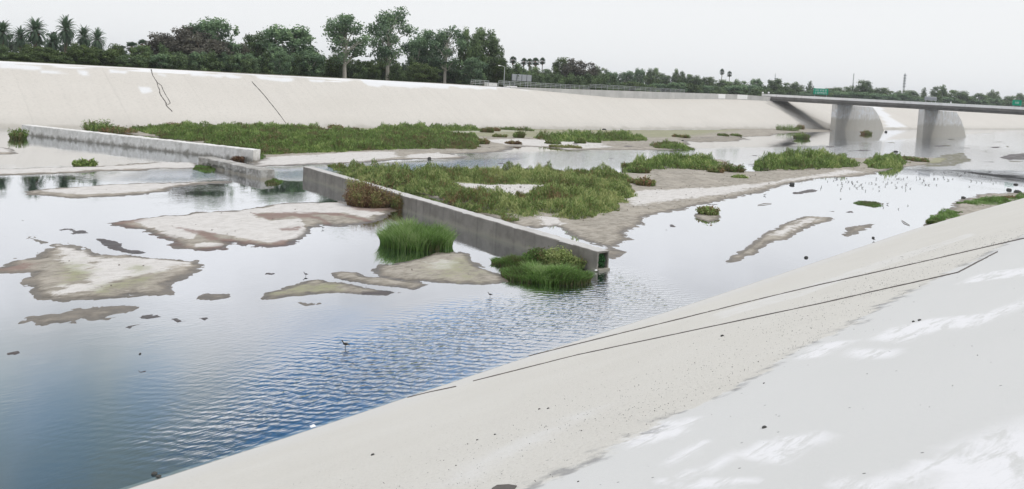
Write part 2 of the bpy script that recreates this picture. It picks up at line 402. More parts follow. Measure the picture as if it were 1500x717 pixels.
M['palm'] = mat_leaf('palm_fronds', sc_(2.0, (.02, .035, .024), (.04, .062, .04), (.06, .095, .055), (.10, .13, .075)))
M['skirt'] = mat_leaf('dry_fronds', [(.10, .06, .04), (.20, .11, .06), (.30, .15, .08), (.34, .21, .12)])
M['reed'] = mat_leaf('marsh_leaves', [tuple(v*w for v, w in zip(q, (1.28, 1.2, 1.1))) for q in [(.19, .15, .085), (.11, .145, .055), (.11, .19, .055), (.17, .27, .08), (.30, .37, .15)]])
M['drymat'] = mat_leaf('mixed_marsh_leaves', [tuple(v*w for v, w in zip(q, (1.28, 1.2, 1.1))) for q in [(.26, .16, .105), (.19, .17, .08), (.12, .18, .065), (.17, .26, .085), (.32, .37, .17)]])
M['grass'] = mat_leaf('bright_grass', [(.20, .17, .09), (.09, .15, .04), (.13, .24, .055), (.20, .34, .09), (.32, .42, .18)], .6, .35)
M['rust'] = mat_leaf('rusty_leaves', [(.12, .07, .045), (.24, .15, .09), (.27, .21, .10), (.25, .28, .10), (.33, .36, .14)])
M['ivy'] = mat_leaf('ivy_leaves', [(.02, .05, .02), (.03, .11, .03), (.06, .19, .06), (.10, .28, .09)])

# ------------------------------------------------------------------ terrain
_tx = np.array([-200, -40, 5.3, 10.7, 17.4, 27.8, 42.6, 60.9, 95.2, 160, 300, 2000]); _ty = np.array([14.5, 15.2, 17.0, 17.4, 18.0, 18.7, 19.9, 21.4, 23.1, 25, 27, 30])
_dx = np.arange(-200, 2000, 1.0); _dy = np.interp(_dx, _tx, _ty); _k = np.hanning(15); _k /= _k.sum(); _dy[7:-7] = np.convolve(_dy, _k, 'valid')
def toe(X): return np.interp(X, _dx, _dy)
NK = 2.35
def near_z(X, Y): return np.minimum((toe(X)-Y)/NK, 8.0)
def gnear(x, y):
    d = pray(x, y); X = 20.
    for _ in range(40):
        tt = (toe(X)-H*NK)/(NK*d[2]+d[1]); X = .5*X+.5*tt*d[0]
    return EYE+d*tt
_cx = np.array([-300, 80, 112, 122, 155, 171, 205, 216, 240, 300, 3000.]); _cz = np.array([8.2, 8.3, 8.25, 8.15, 7.0, 7.1, 7.85, 8.0, 8.1, 8.1, 8.1])
def crest(X): return np.interp(X, _cx, _cz)
def gfar(x, y):
    d = pray(x, y); tt = (H*2+115)/(d[1]-2*d[2]); return EYE+d*tt

def Zs(ox, oy, s, pts): return [(ox+a/s, oy+b/s) for a, b in pts]
Z5 = lambda *p: Zs(0, 170, 2.988, p)
Z6 = lambda *p: Zs(400, 180, 2.988, p)
Z7 = lambda *p: Zs(850, 180, 2.308, p)
Z8 = lambda *p: Zs(0, 320, 2.988, p)
ZB = lambda *p: Zs(500, 320, 2.988, p)
Z3 = lambda *p: Zs(650, 60, 3.488, p)
Z4 = lambda *p: Zs(1070, 60, 3.488, p)
SRC = lambda *p: list(p)
def wpoly(px): return np.array([g(x, y)[:2] for x, y in px])

# sand bars, mud and shoals: (outline in photo pixels, height, soft width)
BARS = [
 (Z8((0,215),(50,178),(180,175),(165,150),(200,120),(130,105),(85,80),(120,72),(200,95),(290,110),(350,130),(415,165),(560,165),(700,175),(800,180),(880,185),(905,205),(870,230),(830,250),(740,290),(740,335),(620,335),(430,350),(280,362),(190,350),(140,310),(120,270),(130,240),(-60,238),(-60,215)), .07, .35),
 (SRC((147,327),(187,322),(244,316),(288,312),(335,310),(368,304),(402,299),(450,296),(500,295),(545,303),(575,310),(560,322),(497,333),(470,330),(452,344),(443,350),(430,358),(400,365),(370,362),(340,357),(325,365),(290,368),(255,365),(245,350),(200,338),(160,332)), .07, .4),
 (Z5((-60,235),(200,225),(400,220),(640,205),(700,200),(870,205),(880,230),(700,232),(640,240),(400,245),(100,262),(-60,262)), .07, .4),
 (Z5((100,335),(250,315),(500,300),(760,290),(1020,282),(1000,295),(760,315),(740,330),(640,345),(500,355),(300,365),(200,350),(120,345)), .07, .4),
 (Z5((-60,128),(60,145),(75,160),(40,168),(-60,168)), .06, .4),
 (Z6((-120,200),(-100,175),(0,150),(200,135),(420,125),(640,118),(760,130),(850,150),(840,158),(700,160),(560,165),(400,175),(100,188),(0,190)), .06, .6),
 (SRC((130,189),(250,185),(480,186),(700,188),(900,191),(1150,190),(1130,200),(1000,203),(1010,213),(900,212),(830,219),(760,213),(740,222),(700,225),(600,228),(480,230),(420,236),(365,232),(300,212),(240,203)), .10, .8),
 (Z7((-150,310),(-330,200),(-330,175),(0,165),(200,170),(580,165),(900,155),(1100,140),(1150,128),(1000,172),(960,180),(800,190),(690,212),(600,238),(480,265),(340,295),(230,320),(215,345),(150,370),(165,395),(110,425),(0,400),(-60,370)), .10, .5),
 (SRC((480,242),(520,244),(600,252),(660,246),(900,252),(925,275),(905,305),(862,326),(790,335),(755,330),(700,312),(640,292),(560,268)), .15, .6),
 (Z7((155,160),(300,115),(480,125),(560,160),(500,190),(200,172)), .12, .5),
 (Z7((590,150),(700,105),(940,120),(1100,112),(1160,118),(1250,120),(1230,135),(1100,150),(900,160),(650,165)), .12, .5),
 (Z7((495,475),(530,440),(580,410),(620,380),(680,345),(760,315),(850,320),(855,328),(800,345),(740,370),(700,395),(640,405),(610,430),(610,438),(560,455),(510,472)), .07, .25),
 (Z7((890,380),(900,355),(990,342),(990,352),(950,370),(900,385)), .04, .25),
 (Z7((375,312),(430,300),(465,307),(480,322),(430,335),(390,322)), .06, .25),
 (Z7((-40,430),(20,440),(110,425),(158,438),(110,460),(20,450)), .03, .25),
 (ZB((145,240),(180,205),(300,190),(360,165),(430,150),(520,145),(560,150),(600,200),(700,260),(715,280),(600,295),(450,285),(300,275),(180,258)), .07, .3),
 (ZB((0,235),(60,240),(100,255),(200,262),(380,290),(350,310),(300,315),(200,300),(80,280),(-20,262),(-30,240)), .045, .2),
 (SRC((385,438),(394,429),(432,418),(452,412),(465,410),(482,415),(500,415),(550,424),(590,429),(567,435),(520,432),(500,429),(435,433),(388,439)), .045, .2),
 (Z8((865,355),(900,330),(1000,330),(1000,345),(940,360)), .02, .2),
 (Z8((80,462),(130,435),(400,390),(590,388),(580,400),(440,445),(300,460),(200,470)), .015, .3),
 (Z8((1310,370),(1400,372),(1405,380),(1340,382)), .02, .2),
 (Z7((1170,345),(1220,300),(1290,262),(1350,240),(1560,235),(1560,300),(1350,345),(1200,380),(1100,388)), .12, .6),
 (Z6((330,350),(440,345),(560,350),(570,380),(440,395),(330,385)), .06, .3),
 (Z3((200,515),(560,505),(1100,505),(1280,545),(1200,560),(900,560),(620,560),(560,545),(200,540)), .05, .6),
 (Z3((1150,500),(1500,490),(1560,500),(1500,515),(1300,520)), .04, .5),
 (Z4((-40,435),(350,440),(520,450),(520,465),(330,470),(0,490),(-60,480)), .05, .5),
]
SHOALS = [  # just under the surface
 (Z8((230,55),(280,42),(380,48),(430,65),(400,80),(330,78),(250,70)), -.015, .5, 'dark'),
 (Z8((410,90),(450,85),(520,105),(580,130),(660,150),(620,165),(480,135),(430,110)), -.01, .4, 'dark'),
 (Z8((730,440),(840,430),(940,430),(900,445),(760,452)), -.01, .2, 'dark'),
 (Z8((470,480),(600,465),(640,475),(560,490)), -.02, .25, 'dark'),
 (Z8((540,430),(700,415),(760,425),(740,445),(600,440)), -.02, .25, 'dark'),
 (Z5((170,135),(400,150),(640,200),(460,215),(300,205),(150,165)), -.02, 1., ''),
 (SRC((20,190),(300,215),(280,235),(150,230),(0,225),(0,195)), -.04, 1.5, ''),
 (Z7((710,235),(780,222),(820,230),(780,240),(720,243)), -.005, .4, 'dark'),
 (Z7((1210,110),(1300,100),(1330,130),(1260,150),(1150,150)), -.005, .6, 'grn'),
 (Z7((1410,118),(1440,108),(1520,100),(1520,125),(1450,128)), -.005, .5, 'dark'),
 (Z7((820,298),(860,294),(880,302),(850,306)), .0, .2, 'dark'),
 (Z7((890,302),(925,298),(925,306)), .0, .2, 'dark'),
 (Z7((290,350),(310,345),(330,352),(300,356)), .0, .2, 'dark'),
 (Z8((30,590),(90,580),(140,595),(100,602)), .0, .15, 'dark'),
 (Z8((540,640),(560,632),(610,646),(600,650)), .0, .08, 'dark'),
 (ZB((60,330),(200,310),(270,328),(200,345),(60,335)), -.005, .2, 'dark'),
]
_rs = random.Random(21)
def blob_(x, y, w, h):
    return [(x+w*_rs.uniform(.6, 1.1)*cos(a*pi/4), y+h*_rs.uniform(.5, 1.2)*sin(a*pi/4)) for a in range(8)]
for _i in range(34):
    _x = _rs.uniform(1120, 1500); _y = 246-_rs.random()**1.3*42; SHOALS.append((blob_(_x, _y, _rs.uniform(4, 18), _rs.uniform(.6, 1.6)), -.004, .4, _rs.choice(('dark', 'grn', 'dark'))))
for _i in range(22):
    _x = _rs.uniform(700, 1150); _y = _rs.uniform(204, 246); SHOALS.append((blob_(_x, _y, _rs.uniform(4, 14), _rs.uniform(.5, 1.3)), -.004, .35, 'dark'))
for _x, _y, _w, _h in ((88, 351, 10, 1.5), (30, 323, 9, 1.2), (1045, 300, 9, 1.2), (975, 338, 6, 1.5), (960, 345, 7, 1), (395, 402, 7, 1.5), (322, 428, 12, 2), (200, 545, 12, 1), (155, 540, 7, 1), (14, 519, 9, 1.6), (68, 525, 8, 1.2), (268, 470, 14, 2.2), (1140, 333, 5, 1)):
    SHOALS.append((blob_(_x, _y, _w, _h), -.004, .15, 'dark'))
DRY = [
 (Z8((120,72),(210,98),(300,110),(415,165),(330,172),(265,165),(210,115)), .3),
 (Z8((240,190),(300,168),(430,180),(410,240),(330,235)), .3),
 (Z8((400,190),(560,178),(780,185),(850,200),(700,240),(560,265),(430,315),(300,335),(250,345),(280,310),(390,280),(400,230)), .35),
 (Z5((565,460),(800,435),(1000,420),(1200,400),(1300,380),(1500,383),(1600,400),(1500,425),(1300,415),(1150,430),(1100,440),(1180,465),(1300,455),(1370,520),(1250,548),(1180,562),(1050,540),(880,510),(845,548),(760,535),(700,510),(620,490)), .15),
 (Z5((830,560),(970,560),(970,575),(860,580)), .12),
 (Z8((480,95),(530,95),(615,120),(610,130),(560,125)), .1),
 (Z6((0,350),(130,345),(300,360),(480,400),(420,420),(300,400),(100,400),(0,400)), .2),
 (Z5((-60,237),(200,228),(400,224),(640,212),(700,203),(870,208),(870,228),(640,235),(400,240),(100,255),(-60,258)), .25),
 (Z5((180,330),(500,303),(760,294),(980,285),(760,310),(640,335),(500,345),(330,350)), .25),
 (Z5((-60,132),(60,148),(60,160),(-60,162)), .2),
 (Z6((-120,200),(-100,178),(0,155),(200,140),(420,130),(520,130),(560,150),(400,170),(100,185),(0,188)), .4),
 (Z6((600,140),(720,132),(830,148),(700,158),(580,155)), .3),
 (SRC((480,190),(700,190),(800,193),(640,197),(420,193),(330,191)), .6),
 (SRC((700,206),(760,204),(820,208),(900,212),(820,216),(740,213)), .6),
 (Z7((150,235),(400,225),(640,205),(900,160),(960,170),(700,200),(480,250),(340,265),(180,285),(160,255)), .6),
 (Z6((790,265),(960,275),(1190,275),(1200,292),(1050,335),(940,325),(860,300)), .3),
 (Z6((1150,420),(1230,420),(1280,445),(1200,460)), .2),
 (Z7((640,385),(700,350),(760,325),(820,325),(740,358),(680,385)), .3),
 (ZB((390,195),(470,180),(520,200),(480,225),(420,225)), .5),
 (Z3((560,540),(800,535),(870,545),(620,556)), .4),
]
RED = [
 (Z5((440,468),(560,460),(700,520),(800,550),(850,575),(800,590),(640,530),(480,490)), .4),
 (Z5((700,480),(850,495),(1000,540),(1100,550),(1180,562),(1330,535),(1320,555),(1230,582),(1130,578),(1000,560),(900,555),(850,520),(760,500)), .2),
 (Z5((740,570),(840,580),(1000,570),(960,595),(840,592)), .3),
 (Z5((1100,430),(1260,430),(1400,445),(1480,475),(1440,485),(1380,460),(1280,445),(1180,460)), .2),
 (Z5((1300,425),(1500,430),(1640,470),(1500,445)), .2),
 (Z5((1220,500),(1320,485),(1310,505),(1230,510)), .15),
 (SRC((147,327),(187,322),(210,320),(200,330),(170,335)), .3),
 (Z6((330,350),(440,345),(560,350),(570,380),(440,395),(330,385)), .3),
 (Z8((0,215),(100,190),(180,200),(120,235),(-60,235)), .5),
]
GRN = [
 (Z8((530,205),(640,200),(670,230),(580,248)), .3), (Z8((250,200),(390,190),(400,260),(300,290)), .6),
 (Z8((400,300),(560,270),(700,245),(640,300),(450,335)), .6),
 (Z8((1150,350),(1180,325),(1290,295),(1494,290),(1494,320),(1300,340)), .5),
 (ZB((380,200),(560,160),(640,240),(600,285),(420,270)), 1.2),
 (SRC((480,187),(1100,190),(1000,203),(800,203),(500,200)), 2.0),
]
xs = spread((-60, 3, 2.5), (3, 50, .14), (50, 120, .32), (120, 300, 1.0), (300, 1200, 9.0))
ys = spread((12, 60, .15), (60, 118, .26))
X, Y, Q = grid(xs, ys)
nz = fbm(X*.45, Y*.45, 3, 5); nf = fbm(X*2.1, Y*2.1, 11, 4)
Z = -.24+.10*fbm(X*.12, Y*.12, 21, 4)+.0*X
Z = np.minimum(Z, -.10)
A = {k: np.zeros(len(X)) for k in ('dry', 'red', 'grn', 'dark')}
def within(poly, pad): 
    lo = poly.min(0)-pad; hi = poly.max(0)+pad
    return np.where((X > lo[0]) & (X < hi[0]) & (Y > lo[1]) & (Y < hi[1]))[0]
def amp(Yv): return .35+Yv*.012
for px, h, w in BARS:
    P_ = wpoly(px); ix = within(P_, 3); d = sdist(X[ix], Y[ix], P_)+.08+(nz[ix]*amp(Y[ix])*.9+nf[ix]*.28)*(.4 if w < .28 else 1)
    Z[ix] = np.maximum(Z[ix], -.16+.16*sstep(d, -w*1.2, 0)+h*sstep(d, 0, w*3.0))
for px, h, w, kd in SHOALS:
    P_ = wpoly(px); ix = within(P_, 3); d = sdist(X[ix], Y[ix], P_)+nz[ix]*amp(Y[ix])*1.3+nf[ix]*.4
    s_ = sstep(d, -w, w); Z[ix] = np.maximum(Z[ix], -.16+((h if kd == '' else h+.016)+.16)*s_)
    if kd: A[kd][ix] = np.maximum(A[kd][ix], s_)
for nm, lst in (('dry', DRY), ('red', RED), ('grn', GRN)):
    for px, w in lst:
        P_ = wpoly(px); ix = within(P_, 3); d = sdist(X[ix], Y[ix], P_)+nz[ix]*amp(Y[ix])*1.1+nf[ix]*.8
        A[nm][ix] = np.maximum(A[nm][ix], sstep(d, -w*1.6, w*2))
Z += np.where(Z > -.03, .035*nf+.02*nz, 0)
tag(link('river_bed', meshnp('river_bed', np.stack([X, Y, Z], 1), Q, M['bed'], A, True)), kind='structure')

# gravel and washed-up bits on the bars
r_ = np.random.default_rng(5); hole = sdist(X, Y, wpoly(Z6((790,265),(960,275),(1190,275),(1200,292),(1050,335),(940,325),(860,300))))
wgt = np.where((Z > .02) & (X < 120), .004+.012*np.clip(fbm(X*.5, Y*.5, 91, 3), 0, 1), 0)*np.where(hole > -.3, 12, 1)
ii = np.where(r_.random(len(X)) < wgt*np.where(X > 50, 2.0, 1))[0]; sz = r_.uniform(.015, .05, len(ii))*(1+X[ii]*.012)
oct_ = np.array([(1, 0, 0), (0, 1, 0), (-1, 0, 0), (0, -1, 0), (0, 0, .9)], float)
Vg = (np.stack([X[ii], Y[ii], Z[ii]], 1)[:, None, :]+oct_[None]*sz[:, None, None]*r_.uniform(.5, 1.5, (len(ii), 5, 1))).reshape(-1, 3); b5 = np.arange(len(ii))*5
Fg = np.concatenate([np.stack([b5+a, b5+b, b5+4], 1) for a, b in ((0, 1), (1, 2), (2, 3), (3, 0))])
tag(link('river_gravel', meshnp('river_gravel', Vg, Fg, M['gravelstone'])), 'small dark gravel and washed-up bits scattered on the sand bars', 'gravel', kind='stuff')

# water sheet
xs = spread((-60, 3, 3), (3, 60, .5), (60, 300, 2), (300, 1200, 20)); ys = spread((10, 60, .5), (60, 119, 1))
X2, Y2, Q2 = grid(xs, ys)
def softpoly(px, w):
    P_ = wpoly(px); return sstep(sdist(X2, Y2, P_)+fbm(X2*.4, Y2*.4, 5)*2, -w, w)
rp = np.maximum(softpoly(SRC((905,400),(1010,440),(1000,458),(750,535),(470,630),(300,690),(250,640),(380,560),(520,500),(700,440),(840,425)), 2.0),
                .15*softpoly(SRC((300,690),(180,720),(100,640),(250,560),(420,500),(500,520)), 2.0))
fs = np.maximum(softpoly(Z6((-10,200),(125,195),(330,190),(800,165),(1100,150),(1000,190),(560,215),(300,200),(100,245),(0,240)), 1.5),
                softpoly(Z5((640,240),(880,235),(960,270),(700,285),(540,280)), 1.5))
fs = np.maximum(fs, 0.35*softpoly(SRC((690,225),(900,222),(1210,215),(1500,190),(1500,250),(1100,240),(900,248),(700,246)), 3))
w_ = link('river_water', meshnp('river_water', np.stack([X2, Y2, 0*X2], 1), Q2, M['water'], {'ripple': rp, 'fast': fs}, True)); tag(w_, kind='structure')

# near embankment
xs = spread((-30, 2, .8), (2, 45, .12), (45, 120, .6), (120, 1200, 12)); vs = spread((-.35, 3.4, .1), (3.4, 8.0, .06))
X3, V3, Q3 = grid(xs, vs); Y3 = toe(X3)-V3*NK
st = np.zeros(len(X3)); pl = np.zeros(len(X3)); nn = fbm(X3*1.3, Y3*1.3, 31, 5); nl = fbm(X3*.5, Y3*2.2, 41, 4)
def near_mask(px, w, a=.25):
    P_ = np.array([gnear(x, y)[:2] for x, y in px]); return sstep(sdist(X3, Y3, P_)+nn*a, -w, w)
ZC = lambda *p: Zs(1000, 440, 2.588, p)
ZD = lambda *p: Zs(500, 440, 2.588, p)
for px, w in ((ZC((430,215),(480,180),(570,155),(670,150),(600,180),(520,215),(440,225)), .12), (ZC((640,185),(820,190),(800,215),(700,222),(630,205)), .15),
              (ZC((720,145),(800,105),(930,70),(1050,60),(1150,50),(1100,75),(950,120),(840,160),(760,155)), .12),
              (ZC((-60,620),(0,570),(100,520),(110,540),(0,600)), .06), (ZC((-130,700),(0,660),(150,610),(240,560),(380,515),(530,505),(540,520),(430,570),(370,615),(300,605),(200,590),(100,640),(0,672)), .05),
              (ZC((0,700),(140,680),(280,678),(260,695),(100,705)), .05), (ZC((540,717),(640,660),(720,690),(900,620),(1040,590),(1100,600),(1060,640),(960,650),(800,700),(740,740)), .06),
              (ZC((0,450),(70,445),(60,470),(-10,475)), .08), (ZC((1040,600),(1294,480),(1400,470),(1400,740),(900,740),(1000,660)), .15),
              (ZC((1040,560),(1294,450),(1294,520),(1100,600)), .2), (ZD((1050,530),(1200,460),(1300,450),(1300,500),(1100,560)), .08),
              (ZC((1000,100),(1294,0),(1400,-60),(1400,-30),(1240,40),(1080,110)), .15),
              (SRC((1440,400),(1500,392),(1540,395),(1500,404),(1405,416)), .15)):
    st = np.maximum(st, near_mask(px, w))
for px, w in ((SRC((1040,462),(1180,420),(1330,370),(1420,342),(1425,346),(1330,378),(1180,432),(1060,466)), .1), (ZD((330,700),(600,560),(900,420),(1000,400),(900,460),(650,590),(500,680),(350,720)), .25)):
    pl = np.maximum(pl, near_mask(px, w, .5))
tag(link('near_embankment', meshnp('near_embankment', np.stack([X3, Y3, V3+.012*nn*sstep(V3, 5.2, 4.9)], 1), Q3[:, ::-1], M['near'], {'streak': st, 'pale': pl}, True)), kind='structure')

# far embankment
xs = spread((-300, 5, 5), (5, 260, .35), (260, 700, 4), (700, 3000, 50)); vs = np.linspace(-.03, 1, 52)
X4, U4, Q4 = grid(xs, vs); Z4_ = U4*crest(X4); Y4 = 115+2*Z4_+.5*fbm(X4*.03, U4, 61)
pa = np.zeros(len(X4)); sn = np.zeros(len(X4)); n4 = fbm(X4*.5, Z4_*1.5, 71, 4)
Z1 = lambda *p: Zs(0, 0, 2.987, p)
Z2 = lambda *p: Zs(375, 0, 2.987, p)
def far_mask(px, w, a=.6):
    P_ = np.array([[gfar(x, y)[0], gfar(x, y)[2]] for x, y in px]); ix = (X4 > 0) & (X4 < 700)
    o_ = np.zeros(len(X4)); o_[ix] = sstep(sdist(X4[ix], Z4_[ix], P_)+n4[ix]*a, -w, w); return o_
for px in (Z1((605,380),(655,380),(672,405),(618,407)), Z1((335,305),(385,310),(385,332),(345,325)), Z1((180,310),(300,322),(296,328),(180,318)), Z1((0,275),(180,290),(175,305),(0,300)),
           Z1((690,322),(735,325),(730,338),(695,332)), Z1((830,315),(1000,328),(960,340),(840,332)), Z1((475,305),(560,312),(545,326),(480,320)), Z1((980,325),(1060,335),(1050,345),(990,338)),
           Z2((0,330),(190,345),(120,358),(20,350)), Z2((450,345),(850,372),(840,388),(700,385),(490,375)), Z2((230,348),(300,352),(290,362),(240,358)), Z2((850,372),(1060,380),(1050,392),(900,388)),
           SRC((1262,150),(1285,153),(1312,178),(1330,187),(1300,186),(1290,170))):  # last outline: pale triangle right of the first pier, lighter than the slope
    pa = np.maximum(pa, far_mask(px, .15))
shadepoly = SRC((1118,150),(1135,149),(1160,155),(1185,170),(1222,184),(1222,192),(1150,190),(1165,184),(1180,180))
sn = .42*far_mask(shadepoly, .5, 1.5)  # cast shadow of the bridge painted into the slope colour
tag(link('far_embankment', meshnp('far_embankment', np.stack([X4, Y4, Z4_], 1), Q4, M['far'], {'paint_pale': pa, 'stain_shadow': sn, 'crest': sstep(X4, 150, 110)}, True)), kind='structure')

# ground behind both levees and the levee tops
xs = np.concatenate([np.arange(-300, 700, 10), np.arange(700, 6001, 100)])
prof_far = [(0, 0), (.6, .01), (7, .03), (12, -1.2), (60, -1.4), (6000, -1.4)]
V = []; 
for x in xs:
    c = float(crest(x))
    for dy, dz in prof_far: V.append((x, 115+2*c+dy, c+dz if dy < 10 else 7.0+(0 if dy < 6000 else 0)))
n_ = len(prof_far); Fq = [(i*n_+k, (i+1)*n_+k, (i+1)*n_+k+1, i*n_+k+1) for i in range(len(xs)-1) for k in range(n_-1)]
tag(link('far_ground', meshnp('far_ground', V, Fq, M['ground'])), kind='structure')
V = []
for x in xs:
    ty = float(toe(min(x, 1900)))-8.0*NK
    for dy, z in ((0, 8.0), (-6, 8.0), (-14, 6.6), (-3000, 6.5)): V.append((x, ty+dy, z))
Fq = [(i*4+k, i*4+k+1, (i+1)*4+k+1, (i+1)*4+k) for i in range(len(xs)-1) for k in range(3)]
tag(link('near_ground', meshnp('near_ground', V, Fq, M['ground'])), kind='structure')

# joints and cracks: thin irregular ribbons of tar lying on the slopes
def ribbon(name, pts, w, nrm, mat, seed=0, jit=.02, gaps=0.0, ridge=.03):
    r = random.Random(seed); V = []; Fq = []; k = 0; nrm = Vector(nrm).normalized()
    P_ = [Vector(p) for p in pts]; off = 0
    for a, b in zip(P_[:-1], P_[1:]):
        L = (b-a).length; n = max(2, int(L/.35)); d = (b-a).normalized(); s_ = d.cross(nrm)
        prev = None
        for i in range(n+1):
            off = off*.85+r.uniform(-jit, jit); ww = w*(r.uniform(.45, 1.25) if jit > .01 else r.uniform(.7, 1.1))
            if r.random() < gaps: ww *= .15
            c = a+(b-a)*(i/n)+s_*off+nrm*.012
            c = c-nrm*.02; V += [tuple(c-s_*ww/2), tuple(c+nrm*(.02+ridge*(.35+.65*ww/w))), tuple(c+s_*ww/2)]
            if prev is not None: Fq += [(prev, prev+1, prev+4, prev+3), (prev+1, prev+2, prev+5, prev+4)]
            prev = len(V)-3
    me = bpy.data.meshes.new(name); me.from_pydata(V, [], Fq); me.materials.append(mat); return link(name, me)
nn_near = (0, 1, NK)
def on_near(px): 
    out = []
    P_ = [gnear(x, y) for x, y in px]
    for a, b in zip(P_[:-1], P_[1:]):
        for k in range(8):
            c = a+(b-a)*k/8; c[2] = near_z(c[0], c[1])+.004; out.append(c)
    c = P_[-1].copy(); c[2] = near_z(c[0], c[1])+.004; out.append(c); return out
j1 = on_near([(1560,336),(1500,350),(1334.7,388),(1200,418),(1100,442),(1000,467),(848,504),(760,526)])
tag(ribbon('expansion_joint', j1, .11, nn_near, M['crack'], 1, .009, .08, .017), 'longer dark joint line running down the near concrete slope to the water', 'joint', 'open joints in the near slope')
j2 = on_near([(1462,369),(1403,400),(1300,423),(1200.8,445.5),(1000,488),(848,520),(693,559)])
tag(ribbon('expansion_joint', j2, .075, nn_near, M['crack'], 2, .008, .15, .010), 'shorter thinner joint line below the long one on the near slope', 'joint', 'open joints in the near slope')
j3 = on_near([(668,567),(630,575),(597,583)])
tag(ribbon('expansion_joint', j3, .06, nn_near, M['crack'], 3, .004, .0, .012), 'short faint joint stub near the water on the near slope', 'joint', 'open joints in the near slope')
def on_far(px):
    return [gfar(x, y)+np.array([0, -.05, .02]) for x, y in px]
for px, w, lab in (
    (Z1((660,305),(668,330),(685,360),(695,385),(700,410),(725,450),(728,465),(750,490)), .16, 'left jagged branch of the forked crack in the far slope'),
    (Z1((686,362),(705,375),(716,400),(735,430),(742,455),(728,462)), .12, 'right looping branch of the forked crack in the far slope'),
    (SRC((369,120),(386,139),(403,160),(419,181)), .13, 'straight diagonal crack in the far slope right of the forked one')):
    tag(ribbon('slope_crack', on_far(px), w, (0, -1, 2), M['crack'], len(lab), .02 if 'straight' in lab else .06), lab, 'crack', 'cracks in the far slope')

# grit washed down to the edge of the smooth upper slab
r_ = np.random.default_rng(12); n = 6500
gx = r_.uniform(3, 34, n)**1.0; gz = 5.02-np.abs(r_.normal(size=n))*.9; kk = (gz > .1); gx, gz = gx[kk], gz[kk]
k2 = fbm(gx*.6, gz*1.2, 77, 3)+r_.uniform(-.25, .25, len(gx)) > .02; gx, gz = gx[k2], gz[k2]; up_ = r_.random(len(gx)) < .05; gz = np.where(up_, r_.uniform(5.1, 7.0, len(gx)), gz)
gy = toe(gx)-gz*NK; sz = r_.uniform(.0015, .0055, len(gx))*(1+gx*.03)*np.where(r_.random(len(gx)) < .04, 1.8, 1); base = np.stack([gx, gy, gz], 1)
oct_ = np.array([(1, 0, 0), (0, 1, 0), (-1, 0, 0), (0, -1, 0), (0, 0, 1.2)], float); Vg = (base[:, None, :]+oct_[None]*sz[:, None, None]*r_.uniform(.6, 1.5, (len(gx), 5, 1))+np.array([0, 0, .004])).reshape(-1, 3)
b5 = np.arange(len(gx))*5; Fg = np.concatenate([np.stack([b5+a, b5+b, b5+4], 1) for a, b in ((0, 1), (1, 2), (2, 3), (3, 0))])
tag(link('slope_grit', meshnp('slope_grit', Vg, Fg, M['stone'])), 'loose dark grit scattered over the near concrete slope', 'grit', kind='stuff')

# ------------------------------------------------------------------ concrete weirs
def beam(name, a, b, width, h, mat, capmat, parent=None, z0=-.3, cell=.35, rough=.03, seed=0, undercut=False):
    """solid concrete sill from a to b (front bottom edge), extending to +X by width, with worn edges"""
    r = random.Random(seed); a = Vector(a); b = Vector(b); L = (b-a).length; n = int(L/cell); d = (b-a).normalized(); s_ = Vector((d.y, -d.x, 0))
    if s_.x < 0: s_ = -s_
    prof = [(0, z0), (0, .15), (0, h*.5), (0, h-.05), (.05, h), (width-.05, h), (width, h-.05), (width, h*.5), (width, z0)]
    V = []; m_ = len(prof)
    for i in range(n+1):
        c = a+d*(L*i/n); wob = 1
        for k, (u, z) in enumerate(prof):
            j = rough if 0 < k < m_-1 else 0
            uu = u+r.uniform(-j, j)*.7; zz = z+(r.uniform(-j, j)*.5 if z > .2 else 0)
            if undercut and k < 2 and .15 < i/n < .75: uu += .22*abs(sin(i*.9)); zz = max(zz, -.1) if k else zz
            V.append(tuple(c+s_*uu+Vector((0, 0, zz))))
    Fs = []; 
    for i in range(n):
        for k in range(m_-1): Fs.append((i*m_+k, (i+1)*m_+k, (i+1)*m_+k+1, i*m_+k+1))
    Fs += [tuple(range(m_)), tuple(n*m_+k for k in range(m_-1, -1, -1))]
    me = bpy.data.meshes.new(name); me.from_pydata(V, [], Fs); me.materials.append(mat); me.materials.append(capmat)
    for p in me.polygons:
        if p.normal.z > .8 or p.normal.z < -.8 and p.center.z > .4: p.material_index = 1
    return link(name, me, parent)
wl = beam('weir_sill', (20.4, 105.7, 0), (33.9, 73.5, 0), 1.0, 1.15, M['weir_pale'], M['weir_pale'], seed=3, rough=.05)
tag(wl, 'long whitish weathered concrete sill reaching back to the far bank, farthest left', 'concrete sill')
wm = beam('weir_block', (27.9, 71.8, 0), (28.8, 60.9, 0), 1.25, .78, M['block'], M['block'], seed=4, rough=.05, undercut=True)
tag(wm, 'short free-standing concrete block between the pale sill and the long grey wall', 'concrete block')

